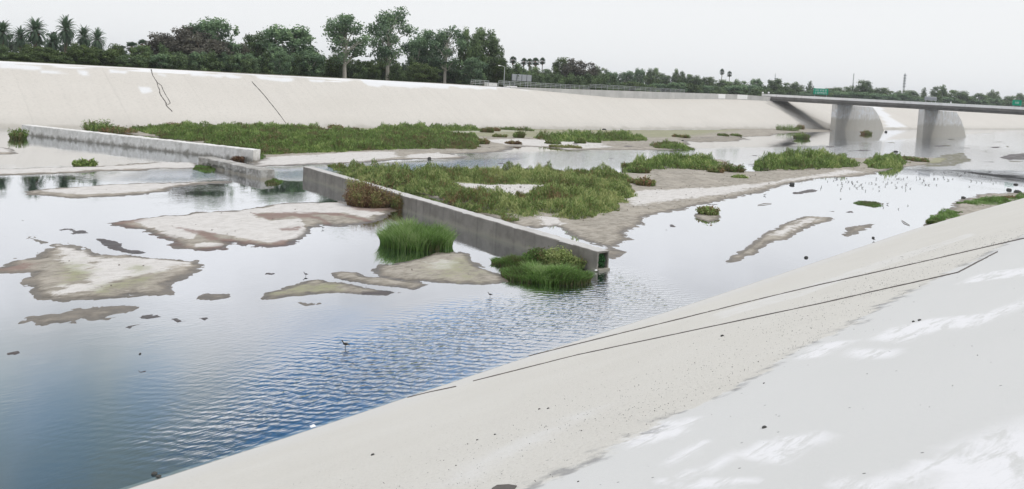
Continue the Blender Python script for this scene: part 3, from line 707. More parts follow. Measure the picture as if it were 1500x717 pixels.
# long hollow wall with an open end
A0 = Vector((32.6, 60.9, 0)); B0 = Vector((29.4, 24.9, 0)); d_ = (B0-A0).normalized(); s0 = Vector((-d_.y, d_.x, 0)); s0 = s0 if s0.x > 0 else -s0
wroot = empty('weir_wall', (31, 43, 0))
tag(wroot, 'long grey concrete wall crossing the channel with an open square end full of ivy', 'concrete wall')
def hollow(name, a, b, width, h, tw, seed):
    r = random.Random(seed); L = (b-a).length; n = 100; V = []
    outer = [(0, -.3), (0, .2), (0, h*.6), (0, h-.04), (.04, h), (width-.04, h), (width, h-.04), (width, -.3)]
    inner = [(width-tw, -.25), (width-tw, h-tw), (tw, h-tw), (tw, -.25)]
    prof = outer+inner; m_ = len(prof); 
    for i in range(n+1):
        c = a+(b-a)*(i/n)
        for k, (u, z) in enumerate(prof):
            j = .012 if z > 0 else 0
            V.append(tuple(c+s0*(u+r.uniform(-j, j))+Vector((0, 0, z+(r.uniform(-j, j) if z > .3 else 0)))-Vector((31, 43, 0))))
    Fs = []
    for i in range(n):
        for k in range(m_):
            k2 = (k+1) % m_; Fs.append((i*m_+k, (i+1)*m_+k, (i+1)*m_+k2, i*m_+k2))
    e = n*m_
    for o_ in (0, e):
        Fs += [(o_+0, o_+1, o_+2, o_+3, o_+10, o_+11), (o_+3, o_+4, o_+5, o_+6, o_+9, o_+10), (o_+6, o_+7, o_+8, o_+9)]
    me = bpy.data.meshes.new(name); me.from_pydata(V, [], Fs); me.materials.append(M['weir']); me.materials.append(M['weir_top'])
    for p in me.polygons:
        if abs(p.normal.z) > .8 and p.center.z > h-.05: p.material_index = 1
    return link(name, me, wroot)
WH = .98
hollow('wall_shell', A0, B0, .82, WH, .10, 5)
mb = MB()   # floor slab of the opening
c = B0+s0*.41-Vector((31, 43, 0)); mb.box(c.x-.4, c.x+.4, c.y-.15, c.y+.3, -.2, .10, .01); mb.build('floor_slab', M['weir'], wroot)

# ------------------------------------------------------------------ foliage builders
def quads(C_, N_, size, aspect, tint, up=None, taper=.35):
    """leaf quads at C_ with facing N_; long axis as close to 'up' as possible"""
    n = len(C_); N_ = N_/np.maximum(np.linalg.norm(N_, axis=1, keepdims=True), 1e-6)
    if up is None: up = rng.normal(size=(n, 3))
    L = up-N_*(up*N_).sum(1, keepdims=True); L /= np.maximum(np.linalg.norm(L, axis=1, keepdims=True), 1e-6); Wd = np.cross(N_, L)
    s_ = np.asarray(size).reshape(-1, 1)*np.ones((n, 1)); hl = L*s_*.5; hw = Wd*s_*.5*aspect
    V = np.stack([C_-hl-hw*.6, C_-hl*.2+hw, C_+hl+hw*taper, C_+hl*.15-hw], 1).reshape(-1, 3)
    Fq = np.arange(4*n).reshape(n, 4); return V, Fq, np.repeat(tint, 4)
def blobs_crown(blobs, dens, size, seed, shell=.35, tintbase=.45, flat=1.0):
    r = np.random.default_rng(seed); Cs = []; Ns = []; Ts = []
    for (c, rad, tb) in blobs:
        rad = np.asarray(rad, float)*np.ones(3); n = int(dens*(rad[0]*rad[1]+rad[0]*rad[2]+rad[1]*rad[2])*4.2)
        d = r.normal(size=(n, 3)); d /= np.linalg.norm(d, axis=1, keepdims=True)
        rr = 1-np.abs(r.normal(size=(n, 1)))*shell; rr = np.clip(rr, .05, 1.25)
        bump = 1+.22*np.sin(d[:, :1]*5+c[0]*3)*np.sin(d[:, 1:2]*6+c[1])+.15*np.sin(d[:, 2:]*8+c[2]*2)
        Cs.append(np.asarray(c)+d*rr*rad*bump*np.array([1, 1, flat])); Ns.append(d+r.normal(size=(n, 3))*.7)
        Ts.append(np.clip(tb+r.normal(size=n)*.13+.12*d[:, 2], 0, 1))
    C_ = np.concatenate(Cs); N_ = np.concatenate(Ns); T_ = np.concatenate(Ts)
    return quads(C_, N_, size*r.uniform(.6, 1.4, len(C_)), .6, T_)
def proto_tree(kind, seed):
    """returns (trunk mesh, crown mesh); unit: real metres, 12 m tall, 9 m wide nominal"""
    r = random.Random(seed); mb = MB(); blobs = []
    if kind in ('round', 'brown', 'light', 'willow'):
        mb.tube([(0, 0, -.3), (.1, 0, 1.5), (0, .1, 3), (.2, 0, 5.5)], [.42, .34, .28, .16])
        nb = 26
        for i in range(nb):
            a = r.uniform(0, 2*pi); e = r.uniform(-.35, 1); rad = 3.3*math.sqrt(max(.05, 1-(e*.82)**2))*r.uniform(.55, 1.05)
            c = (rad*cos(a), rad*sin(a), 6.4+e*4.2*r.uniform(.85, 1.08)); rr = r.uniform(.9, 1.75)
            blobs.append((c, (rr, rr, rr*r.uniform(.65, .9)), r.uniform(.25, .62)))
            if i % 2 == 0: mb.tube([(0, .05, 3+.08*i), (c[0]*.5, c[1]*.5, c[2]*.75), (c[0]*.9, c[1]*.9, c[2]-.3)], [.14, .09, .04], 5)
        blobs += [((0, 0, 6), (2.6, 2.6, 2.6), .25), ((0, 0, 3.2), (3, 3, 1.9), .25)]
        if kind == 'willow':
            for i in range(16):
                a = r.uniform(0, 2*pi); q = r.uniform(2.5, 4.4); blobs.append(((q*cos(a), q*sin(a), r.uniform(4, 10)), (.5, .5, 1.1), r.uniform(.3, .7)))
        dens, size = (9.5, .42)
    elif kind == 'open':      # eucalyptus: tall bare trunk, separated leaf clusters
        pts = [(0, 0, -.3), (.15, 0, 3), (-.1, .1, 6), (.2, .1, 9), (.1, 0, 11)]
        mb.tube(pts, [.33, .27, .2, .12, .05])
        for i in range(27):
            hh = r.uniform(4.4, 11.2); a = r.uniform(0, 2*pi); q = r.uniform(.8, 3.9)*math.sqrt(max(.12, 1-abs(hh-8)/4.4))
            c = (q*cos(a), q*sin(a), hh); rr = r.uniform(.95, 1.6)
            blobs.append((c, (rr, rr, rr*.8), r.uniform(.3, .65)))
            mb.tube([(0, .05, max(3.2, hh-2.6)), (c[0]*.55, c[1]*.55, hh-.9), (c[0], c[1], hh-.1)], [.11, .07, .03], 5)
        dens, size = (9.5, .36)
    elif kind == 'cypress':
        mb.tube([(0, 0, -.3), (0, 0, 9)], [.3, .06])
        for i in range(26):
            z_ = 1+i*.42; rr = 1.9*(1-(z_/12.6)**1.6)+.25; a = i*2.4
            blobs.append(((rr*.4*cos(a), rr*.4*sin(a), z_), (rr*.75, rr*.75, .75), r.uniform(.2, .5)))
        dens, size = (9, .36)
    elif kind == 'shrub':
        mb.tube([(0, 0, -.2), (.1, 0, 1.5), (0, .1, 3)], [.2, .14, .06])
        for i in range(22):
            a = r.uniform(0, 2*pi); q = r.uniform(0, 3.7); rr = r.uniform(.8, 1.7)
            z_ = r.uniform(.8, 10.5*math.sqrt(max(.1, 1-(q/4.6)**2)))
            blobs.append(((q*cos(a), q*sin(a), z_), (rr, rr, rr*1.2), r.uniform(.2, .6)))
        dens, size = (5.5, .5)
    V, Fq, T_ = blobs_crown(blobs, dens, size, seed)
    matn = {'round': 'dense', 'brown': 'brown', 'light': 'lightg', 'willow': 'euc', 'open': 'euc', 'cypress': 'dense', 'shrub': 'dense'}[kind]
    cm = meshnp('crown', V, Fq, M[matn], {'tint': T_})
    tm = bpy.data.meshes.new('trunk'); tm.from_pydata(mb.v, [], mb.f); tm.materials.append(M['pale_bark'] if kind in ('open', 'willow') else M['bark'])
    zmax = V[:, 2].max(); w = np.percentile(np.abs(V[:, :2]), 98)*2
    return tm, cm, zmax, w
def proto_date(seed):
    r = random.Random(seed); mb = MB(); n = 14
    mb.tube([(0, 0, -.3)]+[(.03*sin(i), 0, 8.2*i/n) for i in range(1, n+1)], [.55]+[.42+.05*(i % 2) for i in range(n)], 10)
    mb.ball((0, 0, 8.4), (.75, .75, .7), 10, 6, .08)
    V = []; T_ = []
    for k in range(92):
        az = k*2.39996+r.uniform(-.2, .2); e0 = 1.5-2.35*(k/92)+r.uniform(-.12, .12); L = r.uniform(3.2, 4.1); p = Vector((0, 0, 8.7)); th = e0; seg = 12
        tb = .62-.4*(k/92)+r.uniform(-.08, .08)
        for s_ in range(seg):
            d = Vector((cos(az)*cos(th), sin(az)*cos(th), sin(th))); q = p+d*(L/seg); side = Vector((-sin(az), cos(az), 0)); th -= (.055+.012*s_)*(.5+.5*cos(th))
            wl_ = .5*math.sin(pi*(s_+1.2)/(seg+1.6))
            for sg in (-1, 1):
                tip = (p+q)/2+side*sg*wl_+d*.25-Vector((0, 0, .28*wl_))
                V += [p, q, tip+d*.04, tip-d*.05] ; T_ += [tb]*4
            p = q
    V = np.array([tuple(v) for v in V]); cm = meshnp('crown', V, np.arange(len(V)).reshape(-1, 4), M['palm'], {'tint': np.clip(T_, 0, 1)})
    fb = MB().ball((0, 0, 7.95), (1.15, 1.15, .6), 12, 7, .18); fm = meshnp('fruit_stalks', fb.v, [f if len(f) == 4 else (*f, f[2]) for f in fb.f], M['skirt'], {'tint': np.random.default_rng(1).uniform(.3, .9, len(fb.v))})
    tm = bpy.data.meshes.new('trunk'); tm.from_pydata(mb.v, [], mb.f); tm.materials.append(M['bark'])
    return tm, cm, fm, V[:, 2].max(), np.percentile(np.abs(V[:, :2]), 98)*2
def proto_fan(seed):
    r = random.Random(seed); mb = MB(); mb.tube([(0, 0, -.3), (.1, 0, 4), (0, 0, 11)], [.3, .22, .17], 8)
    V = []; T_ = []
    for k in range(60):
        az = k*2.4; e = 1.4-2.3*(k/60)+r.uniform(-.15, .15); d = Vector((cos(az)*cos(e), sin(az)*cos(e), sin(e))); o = Vector((0, 0, 11.2)); h_ = o+d*r.uniform(.7, 1.0)
        s_ = Vector((-sin(az), cos(az), 0)); u_ = d.cross(s_)
        for q in range(7):
            a = (q-3)*.42; dd = (d*cos(a)+s_*sin(a)).normalized(); tip = h_+dd*.85+Vector((0, 0, -.12)); w = dd.cross(u_)*.11
            V += [h_, h_+dd*.45+w, tip, h_+dd*.45-w]; T_ += [.55-.35*k/60+r.uniform(-.1, .1)]*4
    V = np.array([tuple(v) for v in V]); cm = meshnp('crown', V, np.arange(len(V)).reshape(-1, 4), M['palm'], {'tint': np.clip(T_, 0, 1)})
    sk = blobs_crown([((0, 0, 10.5), (.6, .6, .9), .4)], 40, .4, seed); fm = meshnp('dead_fronds', sk[0], sk[1], M['skirt'], {'tint': sk[2]})
    tm = bpy.data.meshes.new('trunk'); tm.from_pydata(mb.v, [], mb.f); tm.materials.append(M['bark'])
    return tm, cm, fm, V[:, 2].max(), np.percentile(np.abs(V[:, :2]), 98)*2
PR = {k: [proto_tree(k, 100+i*7+len(k)) for i in range(n)] for k, n in (('round', 3), ('brown', 2), ('light', 2), ('willow', 1), ('open', 3), ('cypress', 1), ('shrub', 3))}
DATE = proto_date(1); FAN = proto_fan(2)

def put_tree(x, ytop, wpx, kind, Yd, label, group=None, i=0, zg=7.0, name='tree', lean=None):
    top = PY(x, ytop, Yd); base = Vector((top[0], top[1], zg)); hgt = max(2.0, top[2]-zg)
    dist = (top-EYE)@FW; wid = wpx*dist/F
    if kind in ('date', 'fan'):
        tm, cm, fm, zm, w = DATE if kind == 'date' else FAN; sx = wid/w
        # keep the crown in proportion: lower the whole palm rather than squash it
        sx *= .88 if kind == 'date' else 1; o = empty(name, (base.x, base.y, top[2]-zm*sx), i*1.3, (sx, sx, sx))
        link('trunk', tm, o); link('crown', cm, o); f_ = link('fruit_stalks', fm, o) if kind == 'date' and 'orange fruit stalks' in label else (link('dead_fronds', fm, o) if kind == 'fan' else None)
        if o.location.z > zg-.2:   # longer trunk where the palm stands tall
            ch = o.children[0]; k = (top[2]-zg)/(zm*sx); ch.scale = (1, 1, k*1.02); ch.location = (0, 0, -(o.location.z-zg)/sx)
            ch.scale.z = (8.4 if kind == 'date' else 11.0)/(8.4 if kind == 'date' else 11.0)+((o.location.z-zg)/sx)/(8.4 if kind == 'date' else 11.0)
    else:
        pr = PR[kind]; tm, cm, zm, w = pr[i % len(pr)]
        o = empty(name, base, i*2.1+x*.37, (wid/w, wid/w, hgt/zm)); link('trunk', tm, o); link('crown', cm, o)
    tag(o, label, 'palm' if kind in ('date', 'fan') else ('shrub' if kind == 'shrub' else 'tree'), group); return o

TREES = [
 (4, 32, 30, 'date', 165, 'date palm cut by the left edge of the treeline'),
 (30, 42, 25, 'date', 185, 'pale hazy date palm just left of the palm with orange fruit'),
 (52, 27, 36, 'date', 160, 'date palm with orange fruit stalks, largest of the palms on the left'),
 (78, 48, 27, 'date', 168, 'low dark date palm between the orange-fruited palm and the tall slim one'),
 (97, 29, 30, 'date', 172, 'tall slim date palm standing clear above the shrubs on the left'),
 (123, 42, 25, 'date', 175, 'left one of the two touching date palms'),
 (143, 45, 26, 'date', 166, 'right one of the two touching date palms, with a bare trunk'),
 (193, 60, 16, 'fan', 190, 'small fan palm left of the brownish trees'),
 (209, 57, 15, 'fan', 185, 'small fan palm touching the brownish trees'),
 (240, 47, 48, 'brown', 160, 'leftmost dull brownish broad tree above the forked crack'),
 (276, 36, 62, 'brown', 155, 'dense dull brown tree in the middle of the brownish group'),
 (313, 23, 62, 'willow', 158, 'tallest thin-crowned tree rising out of the brownish group'),
 (300, 50, 70, 'brown', 150, 'lower brown tree in front of the thin-crowned one'),
 (348, 62, 34, 'brown', 160, 'small dark tree right of the brownish group'),
 (374, 44, 42, 'round', 162, 'dark green tree left of the spreading dark tree'),
 (421, 34, 76, 'willow', 152, 'wide spreading dark tree with loose outer twigs'),
 (509, 19, 66, 'open', 148, 'open-crowned tall tree with a pale trunk, leaning left'),
 (573, 8, 62, 'open', 150, 'tallest open-crowned tree on the far levee, pale trunk'),
 (612, 52, 40, 'willow', 156, 'loose green tree just right of the tallest tree'),
 (628, 42, 44, 'open', 158, 'open-crowned tree with gaps left of the pale green crown'),
 (656, 37, 52, 'open', 152, 'open-crowned tree with pale green see-through top'),
 (690, 38, 36, 'round', 150, 'left half of the dense dark double crown'),
 (712, 40, 42, 'round', 150, 'right dense dark rounded tree beside the cypress'),
 (736, 66, 18, 'cypress', 152, 'narrow spiky cypress-like tree at the end of the tall trees'),
 (752, 82, 11, 'fan', 200, 'fan palm standing apart, first of the five in a row'),
 (768, 85, 10, 'fan', 205, 'second fan palm of the row of five'),
 (776, 86, 9, 'fan', 210, 'third fan palm of the row of five'),
 (785, 84, 12, 'fan', 200, 'fourth and broadest fan palm of the row of five'),
 (795, 85, 9, 'fan', 205, 'fifth fan palm at the right end of the row'),
 (760, 98, 34, 'round', 185, 'low dark tree under the first fan palm'),
 (792, 97, 40, 'round', 190, 'low dark tree under the last fan palms'),
 (823, 83, 24, 'light', 185, 'taller bright green tree left of the round brownish one'),
 (850, 85, 46, 'brown', 175, 'wide round brownish tree behind the levee railing'),
 (880, 96, 24, 'round', 185, 'dark tree touching the right of the round brownish one'),
 (897, 104, 22, 'willow', 250, 'pale grey-green tree beyond the railing'),
 (921, 103, 24, 'willow', 260, 'pale loose tree left of the dark upright one'),
 (938, 99, 17, 'willow', 250, 'slightly taller pale tree beyond the railing'),
 (957, 99, 22, 'round', 230, 'dark upright tree beyond the end of the railing'),
 (975, 107, 22, 'round', 235, 'mid-height tree between the two dark upright ones'),
 (995, 100, 20, 'round', 230, 'dark upright tree, right one of two'),
 (1016, 109, 28, 'round', 225, 'round green tree right of the dark upright trees'),
 (1037, 112, 24, 'light', 225, 'lighter green round tree left of the two distant fan palms'),
 (1058, 102, 7, 'fan', 330, 'left one of the two tiny distant fan palms'),
 (1069, 105, 7, 'fan', 330, 'right one of the two tiny distant fan palms'),
 (1062, 116, 28, 'round', 225, 'round tree under the two distant fan palms'),
 (1084, 116, 26, 'round', 225, 'round tree right of the distant fan palms'),
 (1108, 114, 18, 'willow', 220, 'spiky-topped tree above the end of the bridge'),
 (1135, 114, 24, 'round', 200, 'dark tree behind the two white lamps at the bridge end'),
 (1160, 119, 30, 'round', 205, 'wide dark tree left of the first green sign'),
 (1187, 118, 15, 'cypress', 200, 'narrow dark tree just left of the first green sign'),
 (1222, 127, 32, 'round', 200, 'low wide tree right of the first green sign'),
 (1246, 125, 26, 'round', 200, 'medium tree above the first pier'),
 (1268, 117, 24, 'round', 195, 'tall dark crown right above the first pier'),
 (1291, 128, 26, 'light', 195, 'lighter green tree right of the tall crown by the first pier'),
 (1312, 132, 24, 'round', 195, 'low tree left of the striped mast'),
 (1335, 132, 26, 'round', 190, 'low tree right of the striped mast'),
 (1354, 128, 16, 'cypress', 190, 'pointed tree behind the grey sign back'),
 (1377, 123, 20, 'round', 180, 'tall dark tree just right of the grey sign back'),
 (1405, 132, 34, 'round', 180, 'broad rounded hazy tree right of the tall dark one'),
 (1436, 136, 26, 'round', 175, 'low round tree between the broad tree and the upright one'),
 (1457, 131, 18, 'round', 175, 'upright dark tree left of the far-right green sign'),
 (1480, 140, 22, 'round', 175, 'low tree behind the far-right green sign'),
 (1499, 136, 20, 'round', 175, 'dark tree cut by the right edge of the picture'),
]
for i, (x, yt, w, kd, Yd, lab) in enumerate(TREES):
    nm = {'date': 'date_palm', 'fan': 'fan_palm', 'open': 'eucalyptus_tree', 'cypress': 'cypress_tree', 'brown': 'broad_tree', 'willow': 'loose_tree', 'light': 'green_tree'}.get(kd, 'round_tree')
    put_tree(x, yt, w, kd, Yd, lab, None, i, name=nm)
r = random.Random(3)
# thicket behind the levee
def fill(x0, x1, n, ylo, yhi, Ya, Yb, wlo, whi, lab, grp, kinds=('shrub',)):
    for i in range(n):
        x = x0+(x1-x0)*(i+.5)/n+r.uniform(-4, 4); kd_ = r.choice(kinds); put_tree(x, r.uniform(ylo(x), yhi(x)), r.uniform(wlo, whi), kd_, r.uniform(Ya, Yb), {'shrub': 'dark bushy ', 'round': 'dark rounded ', 'willow': 'loose grey-green ', 'light': 'lighter green '}[kd_]+lab, grp, i, name='thicket_shrub')
hz = lambda x: 82+.0545*x
fill(-30, 240, 26, lambda x: 60, lambda x: 82, 142, 158, 18, 42, 'shrub in the thicket under the palms', 'shrubs in the thicket under the palms', ('shrub', 'light', 'round'))
fill(230, 470, 22, lambda x: 72, lambda x: 82, 142, 150, 24, 40, 'shrub in the thicket at the foot of the brownish and spreading trees', 'shrubs under the brownish trees', ('shrub', 'willow', 'shrub'))
fill(440, 520, 9, lambda x: 80, lambda x: 88, 150, 165, 24, 36, 'shrub filling the low gap between the spreading and the open-crowned trees', 'shrubs in the low gap of the treeline', ('shrub', 'light'))
fill(520, 760, 24, lambda x: 80, lambda x: 100, 142, 160, 24, 38, 'shrub in the thicket under the tall open-crowned trees', 'shrubs under the tall trees', ('shrub', 'willow', 'light', 'shrub'))
fill(750, 900, 18, lambda x: 104, lambda x: 112, 165, 180, 18, 30, 'shrub in the hedge behind the levee railing', 'shrubs behind the railing')
fill(890, 1120, 24, lambda x: 116+(x-890)*.03, lambda x: 122+(x-890)*.03, 190, 210, 20, 34, 'shrub in the low treeline behind the grey parapet wall', 'shrubs behind the parapet wall', ('shrub', 'willow', 'light'))
fill(1100, 1520, 36, lambda x: 126+(x-1100)*.045, lambda x: 132+(x-1100)*.045, 165, 180, 22, 34, 'shrub in the distant treeline behind the bridge', 'shrubs behind the bridge', ('shrub', 'willow'))
tag(link('far_wood', meshnp('far_wood', *(lambda q: (q[0], q[1]))(blobs_crown([((600+i*28., 520-i*3.+r.uniform(-20, 20), 10), (24, 14, 9+r.uniform(0, 5)), .4) for i in range(60)]+[((-60+i*26., 300+r.uniform(-10, 10), 9), (20, 10, 6+r.uniform(0, 3)), .4) for i in range(26)], .35, 2.6, 9)), M['dense'], None)), 'hazy strip of distant woodland beyond everything', 'woodland', kind='stuff')

# ------------------------------------------------------------------ marsh vegetation
def mat_veg(name, outline, hmax, dens, blade, matn, label, cat, tb=.5, holes=(), seed=0, kind='stuff', edge=.9, tnoise=.5, lump=1.0, asp=.16):
    r = np.random.default_rng(seed); P_ = wpoly(outline); lo = P_.min(0); hi = P_.max(0); n = int(dens*(hi-lo).prod())
    x = r.uniform(lo[0], hi[0], n); y = r.uniform(lo[1], hi[1], n)
    nz_ = fbm(x*.8, y*.8, seed+1, 4); d = sdist(x, y, P_)+nz_*2.2+fbm(x*3, y*3, seed+9, 2)*.6
    for h_ in holes: d = np.minimum(d, -sdist(x, y, wpoly(h_))+nz_*.8)
    k = d > -.05; x, y, d = x[k], y[k], d[k]
    hh = hmax*np.clip(.25+.75*sstep(d, 0, edge), 0, 1)*np.clip(.62+2.9*lump*fbm(x*.7, y*.7, seed+2, 3)+.8*fbm(x*2.2, y*2.2, seed+8, 2), .10, 1.75)
    n = len(x); u = r.random(n)**.5; z = hh*u
    C_ = np.stack([x, y, z+.02], 1); a = r.uniform(0, 2*pi, n); N_ = np.stack([np.cos(a), np.sin(a), .45+r.normal(size=n)*.4], 1)
    up = np.stack([r.normal(size=n)*.45, r.normal(size=n)*.45, np.ones(n)], 1)
    T_ = np.clip(tb+tnoise*2.3*fbm(x*.35, y*.35, seed+4, 3)+.9*fbm(x*1.6, y*1.6, seed+5, 3)+r.normal(size=n)*.2+.2*(u-.6), 0, 1)
    V, Fq, T4 = quads(C_, N_, blade*r.uniform(.6, 1.5, n), asp, T_, up, .12)
    o = link(name, meshnp(name, V, Fq, M[matn], {'tint': T4})); tag(o, label, cat, kind=kind)
    # dark stems/soil hump beneath is the bed mesh itself
    return o
mat_veg('marsh_growth', SRC((190,190),(225,191),(330,191),(420,192),(480,194),(600,195),(660,198),(700,203),(697,220),(640,219),(560,221),(500,224),(430,226),(380,229),(362,224),(300,209),(240,203)), .8, 170, .42, 'reed', 'long band of green marsh plants behind the pale sill', 'marsh plants', .5, seed=11)
mat_veg('marsh_growth', SRC((230,188),(330,186.5),(420,186),(470,188),(470,190.5),(400,191),(330,190.5),(240,190)), .7, 110, .4, 'reed', 'thin strip of green plants along the foot of the far slope, left', 'marsh plants', .5, seed=12)
mat_veg('marsh_growth', SRC((548,189),(600,187.5),(640,189),(700,190),(704,193),(640,194),(560,192)), .9, 100, .4, 'reed', 'green strip of plants at the foot of the far slope, in the middle', 'marsh plants', .5, seed=13)
mat_veg('marsh_growth', Z6((245,190),(340,208),(500,225),(640,235),(760,215),(950,222),(1200,222),(1494,232),(1560,245),(1558,330),(1494,385),(1380,432),(1300,430),(1200,410),(1060,440),(1000,415),(840,385),(780,350),(600,300),(430,255),(340,230)), .95, 330, .30, 'drymat', 'big spread of green and rusty marsh plants behind the long grey wall', 'marsh plants', .66,
        holes=[Z6((790,270),(960,280),(1190,280),(1190,300),(1050,340),(940,328),(860,305))], seed=14)
mat_veg('marsh_growth', Z7((160,148),(300,125),(400,128),(470,140),(460,152),(400,160),(300,158),(200,168),(155,160)), .95, 120, .45, 'reed', 'green patch of plants left of the long patch in mid-river', 'marsh plants', .55, seed=15)
mat_veg('marsh_growth', Z7((600,140),(700,118),(850,125),(930,140),(940,152),(800,160),(650,162),(590,155)), 1.3, 120, .5, 'reed', 'long rounded green patch of plants in mid-river before the bridge', 'marsh plants', .55, seed=16)
mat_veg('marsh_growth', Z7((965,138),(1050,122),(1095,135),(1080,150),(1010,160),(970,152)), 1.1, 110, .5, 'reed', 'green patch of plants at the right end of the mid-river bar', 'marsh plants', .6, seed=17)
mat_veg('marsh_growth', Z3((460,498),(570,500),(700,494),(900,490),(1030,500),(1020,515),(800,515),(600,520),(480,508)), 1.1, 80, .5, 'reed', 'low green strip of plants far out between the parapet wall and the river', 'marsh plants', .5, seed=18)
mat_veg('marsh_growth', Z3((1060,540),(1130,528),(1180,540),(1270,550),(1260,560),(1180,556),(1080,550)), .8, 80, .45, 'reed', 'tiny strip of plants at the tip of the far sand bar', 'marsh plants', .5, seed=19)
mat_veg('marsh_growth', Z7((1290,275),(1350,258),(1410,256),(1500,256),(1560,262),(1500,270),(1440,276),(1350,288)), .45, 500, .2, 'grass', 'bright green plants on the near bank at the right edge', 'bank plants', .45, seed=20)
mat_veg('marsh_growth', Z7((1168,340),(1200,318),(1230,305),(1270,305),(1290,318),(1240,332),(1200,345)), .5, 500, .2, 'grass', 'green clump of plants against the near slope, right', 'bank plants', .4, seed=21)
mat_veg('algae_patch', Z7((920,272),(1000,266),(1025,280),(1000,288),(960,278)), .12, 500, .14, 'grass', 'small bright green algae patch floating in open water', 'algae', .4, seed=22)
mat_veg('algae_patch', Z5((850,235),(880,220),(930,218),(950,240),(900,250)), .25, 500, .2, 'grass', 'green weeds at the left foot of the short concrete block', 'weeds', .4, seed=23)
mat_veg('water_weed', Z5((1165,285),(1200,275),(1240,285),(1215,300),(1170,298)), .2, 500, .2, 'grass', 'green weeds at the right foot of the short concrete block', 'weeds', .5, seed=24)
mat_veg('water_weed', Z5((1085,175),(1120,168),(1165,185),(1130,195),(1090,192)), .35, 400, .25, 'grass', 'green weeds beside the end of the pale sill', 'weeds', .5, seed=25)

def clump(name, cx, cy, rx, ry, h, n, matn, label, cat, tb=.5, bw=.035, arc=.6, seed=0, leafy=0, group=None, rz=0.0):
    """tuft of arching blades (grass) or twiggy bush (leafy>0)"""
    r = np.random.default_rng(seed); a = r.uniform(0, 2*pi, n); q = np.sqrt(r.random(n))
    x = rx*q*np.cos(a); y = ry*q*np.sin(a); x, y = x*cos(rz)-y*sin(rz), x*sin(rz)+y*cos(rz)
    lump = np.clip(.85+1.3*fbm(x*1.8+cx, y*1.8+cy, seed, 3), .4, 1.3)
    L = h*(1-.45*q**3)*lump*r.uniform(.75, 1.1, n); az = r.uniform(0, 2*pi, n); oaz = np.arctan2(y/ry, x/rx)
    dx = np.cos(az)*.55+np.cos(oaz)*q*.45; dy = np.sin(az)*.55+np.sin(oaz)*q*.45
    segs = 3; Vs = []; Fq = []; P0 = np.stack([x, y, np.zeros(n)], 1); wa = r.uniform(0, pi, n); Wv = np.stack([np.cos(wa), np.sin(wa), 0*wa], 1)*bw*.5
    rings = []
    for s_ in range(segs+1):
        f_ = s_/segs; p = P0+np.stack([dx*L*arc*f_**2, dy*L*arc*f_**2, L*(f_-.25*f_**3*arc)], 1); ww = Wv*(1-f_*.85)
        rings.append(np.stack([p-ww, p+ww], 1))
    V = np.stack(rings, 1).reshape(-1, 3); base = np.arange(n)*2*(segs+1)
    Fq = np.concatenate([np.stack([base+2*s_, base+2*s_+1, base+2*s_+3, base+2*s_+2], 1) for s_ in range(segs)])
    tint = np.clip(tb+1.3*fbm(x*1.2+5, y*1.2, seed+3, 3)+r.normal(size=n)*.2, 0, 1); T_ = np.clip(np.repeat(tint, 2*(segs+1))+np.tile(np.repeat(np.linspace(-.18, .22, segs+1), 2), n), 0, 1)
    if leafy:
        m_ = int(leafy*n); ii = r.integers(0, n, m_); f_ = r.uniform(.35, 1, m_)[:, None]
        p = P0[ii]+np.stack([dx[ii]*L[ii]*arc, dy[ii]*L[ii]*arc, 0*dx[ii]], 1)*f_**2+np.stack([0*dx[ii], 0*dx[ii], L[ii]], 1)*f_+r.normal(size=(m_, 3))*.05
        lv, lf, lt = quads(p, r.normal(size=(m_, 3)), .11*r.uniform(.6, 1.4, m_)*max(1, bw/.03), .5, np.clip(tint[ii]+r.normal(size=m_)*.12, 0, 1))
        lf = lf+len(V); V = np.concatenate([V, lv]); Fq = np.concatenate([Fq, lf]); T_ = np.concatenate([T_, lt])
    o = link(name, meshnp(name, V, Fq, M[matn], {'tint': T_})); o.location = (cx, cy, 0); tag(o, label, cat, group); return o
def at(x, y): p = g(x, y); return p[0], p[1]
c = at(610, 358); clump('reed_clump', *c, 1.95, 1.75, 1.45, 5200, 'grass', 'tall bright green reed clump in the water before the long grey wall', 'reeds', .5, .05, .6, 31, rz=-.7)
c = at(800, 408); clump('reed_clump', *c, 2.1, 1.15, .8, 5200, 'grass', 'low bright green grass clump at the water near the open end of the wall', 'reeds', .42, .045, .8, 32, rz=-.75)
c = at(752, 387); clump('grass_tuft', *c, 1.1, .8, .55, 3500, 'grass', 'smaller low grass patch left of the bushy growth by the wall end', 'grass', .4, .03, .7, 33, rz=-.75)
c = at(822, 390); clump('leafy_bush', *c, 1.15, .5, .85, 1000, 'drymat', 'olive-green bush leaning on the long wall near its open end', 'bush', .75, .02, .5, 34, 5, rz=-.9)
c = at(790, 384); clump('leafy_bush', *c, .8, .5, .8, 700, 'grass', 'dark green leafy bush left of the olive one by the wall', 'bush', .3, .02, .5, 35, 5, rz=-.9)
c = at(540, 303); clump('leafy_bush', *c, 1.5, 1.0, 1.45, 2000, 'rust', 'rust-brown and yellow bush against the long grey wall', 'bush', .3, .03, .55, 36, 5, rz=-.7)
c = at(527, 290); clump('leafy_bush', *c, .7, .7, 1.75, 800, 'rust', 'yellow-green upper part of a bush growing before the long wall', 'bush', .9, .03, .5, 37, 6)
c = at(584, 306); clump('grass_tuft', *c, .45, .4, .9, 500, 'drymat', 'small dark tuft at the wall foot right of the rust-brown bush', 'grass', .35, .03, .4, 38, 3)
c = (29.85, 24.75)
iv = blobs_crown([((B0.x+s0.x*.41-31, B0.y+s0.y*.41+.12-43, .42), (.33, .16, .42), .5)], 420, .07, 3); link('ivy', meshnp('ivy', iv[0], iv[1], M['ivy'], {'tint': iv[2]}), wroot)
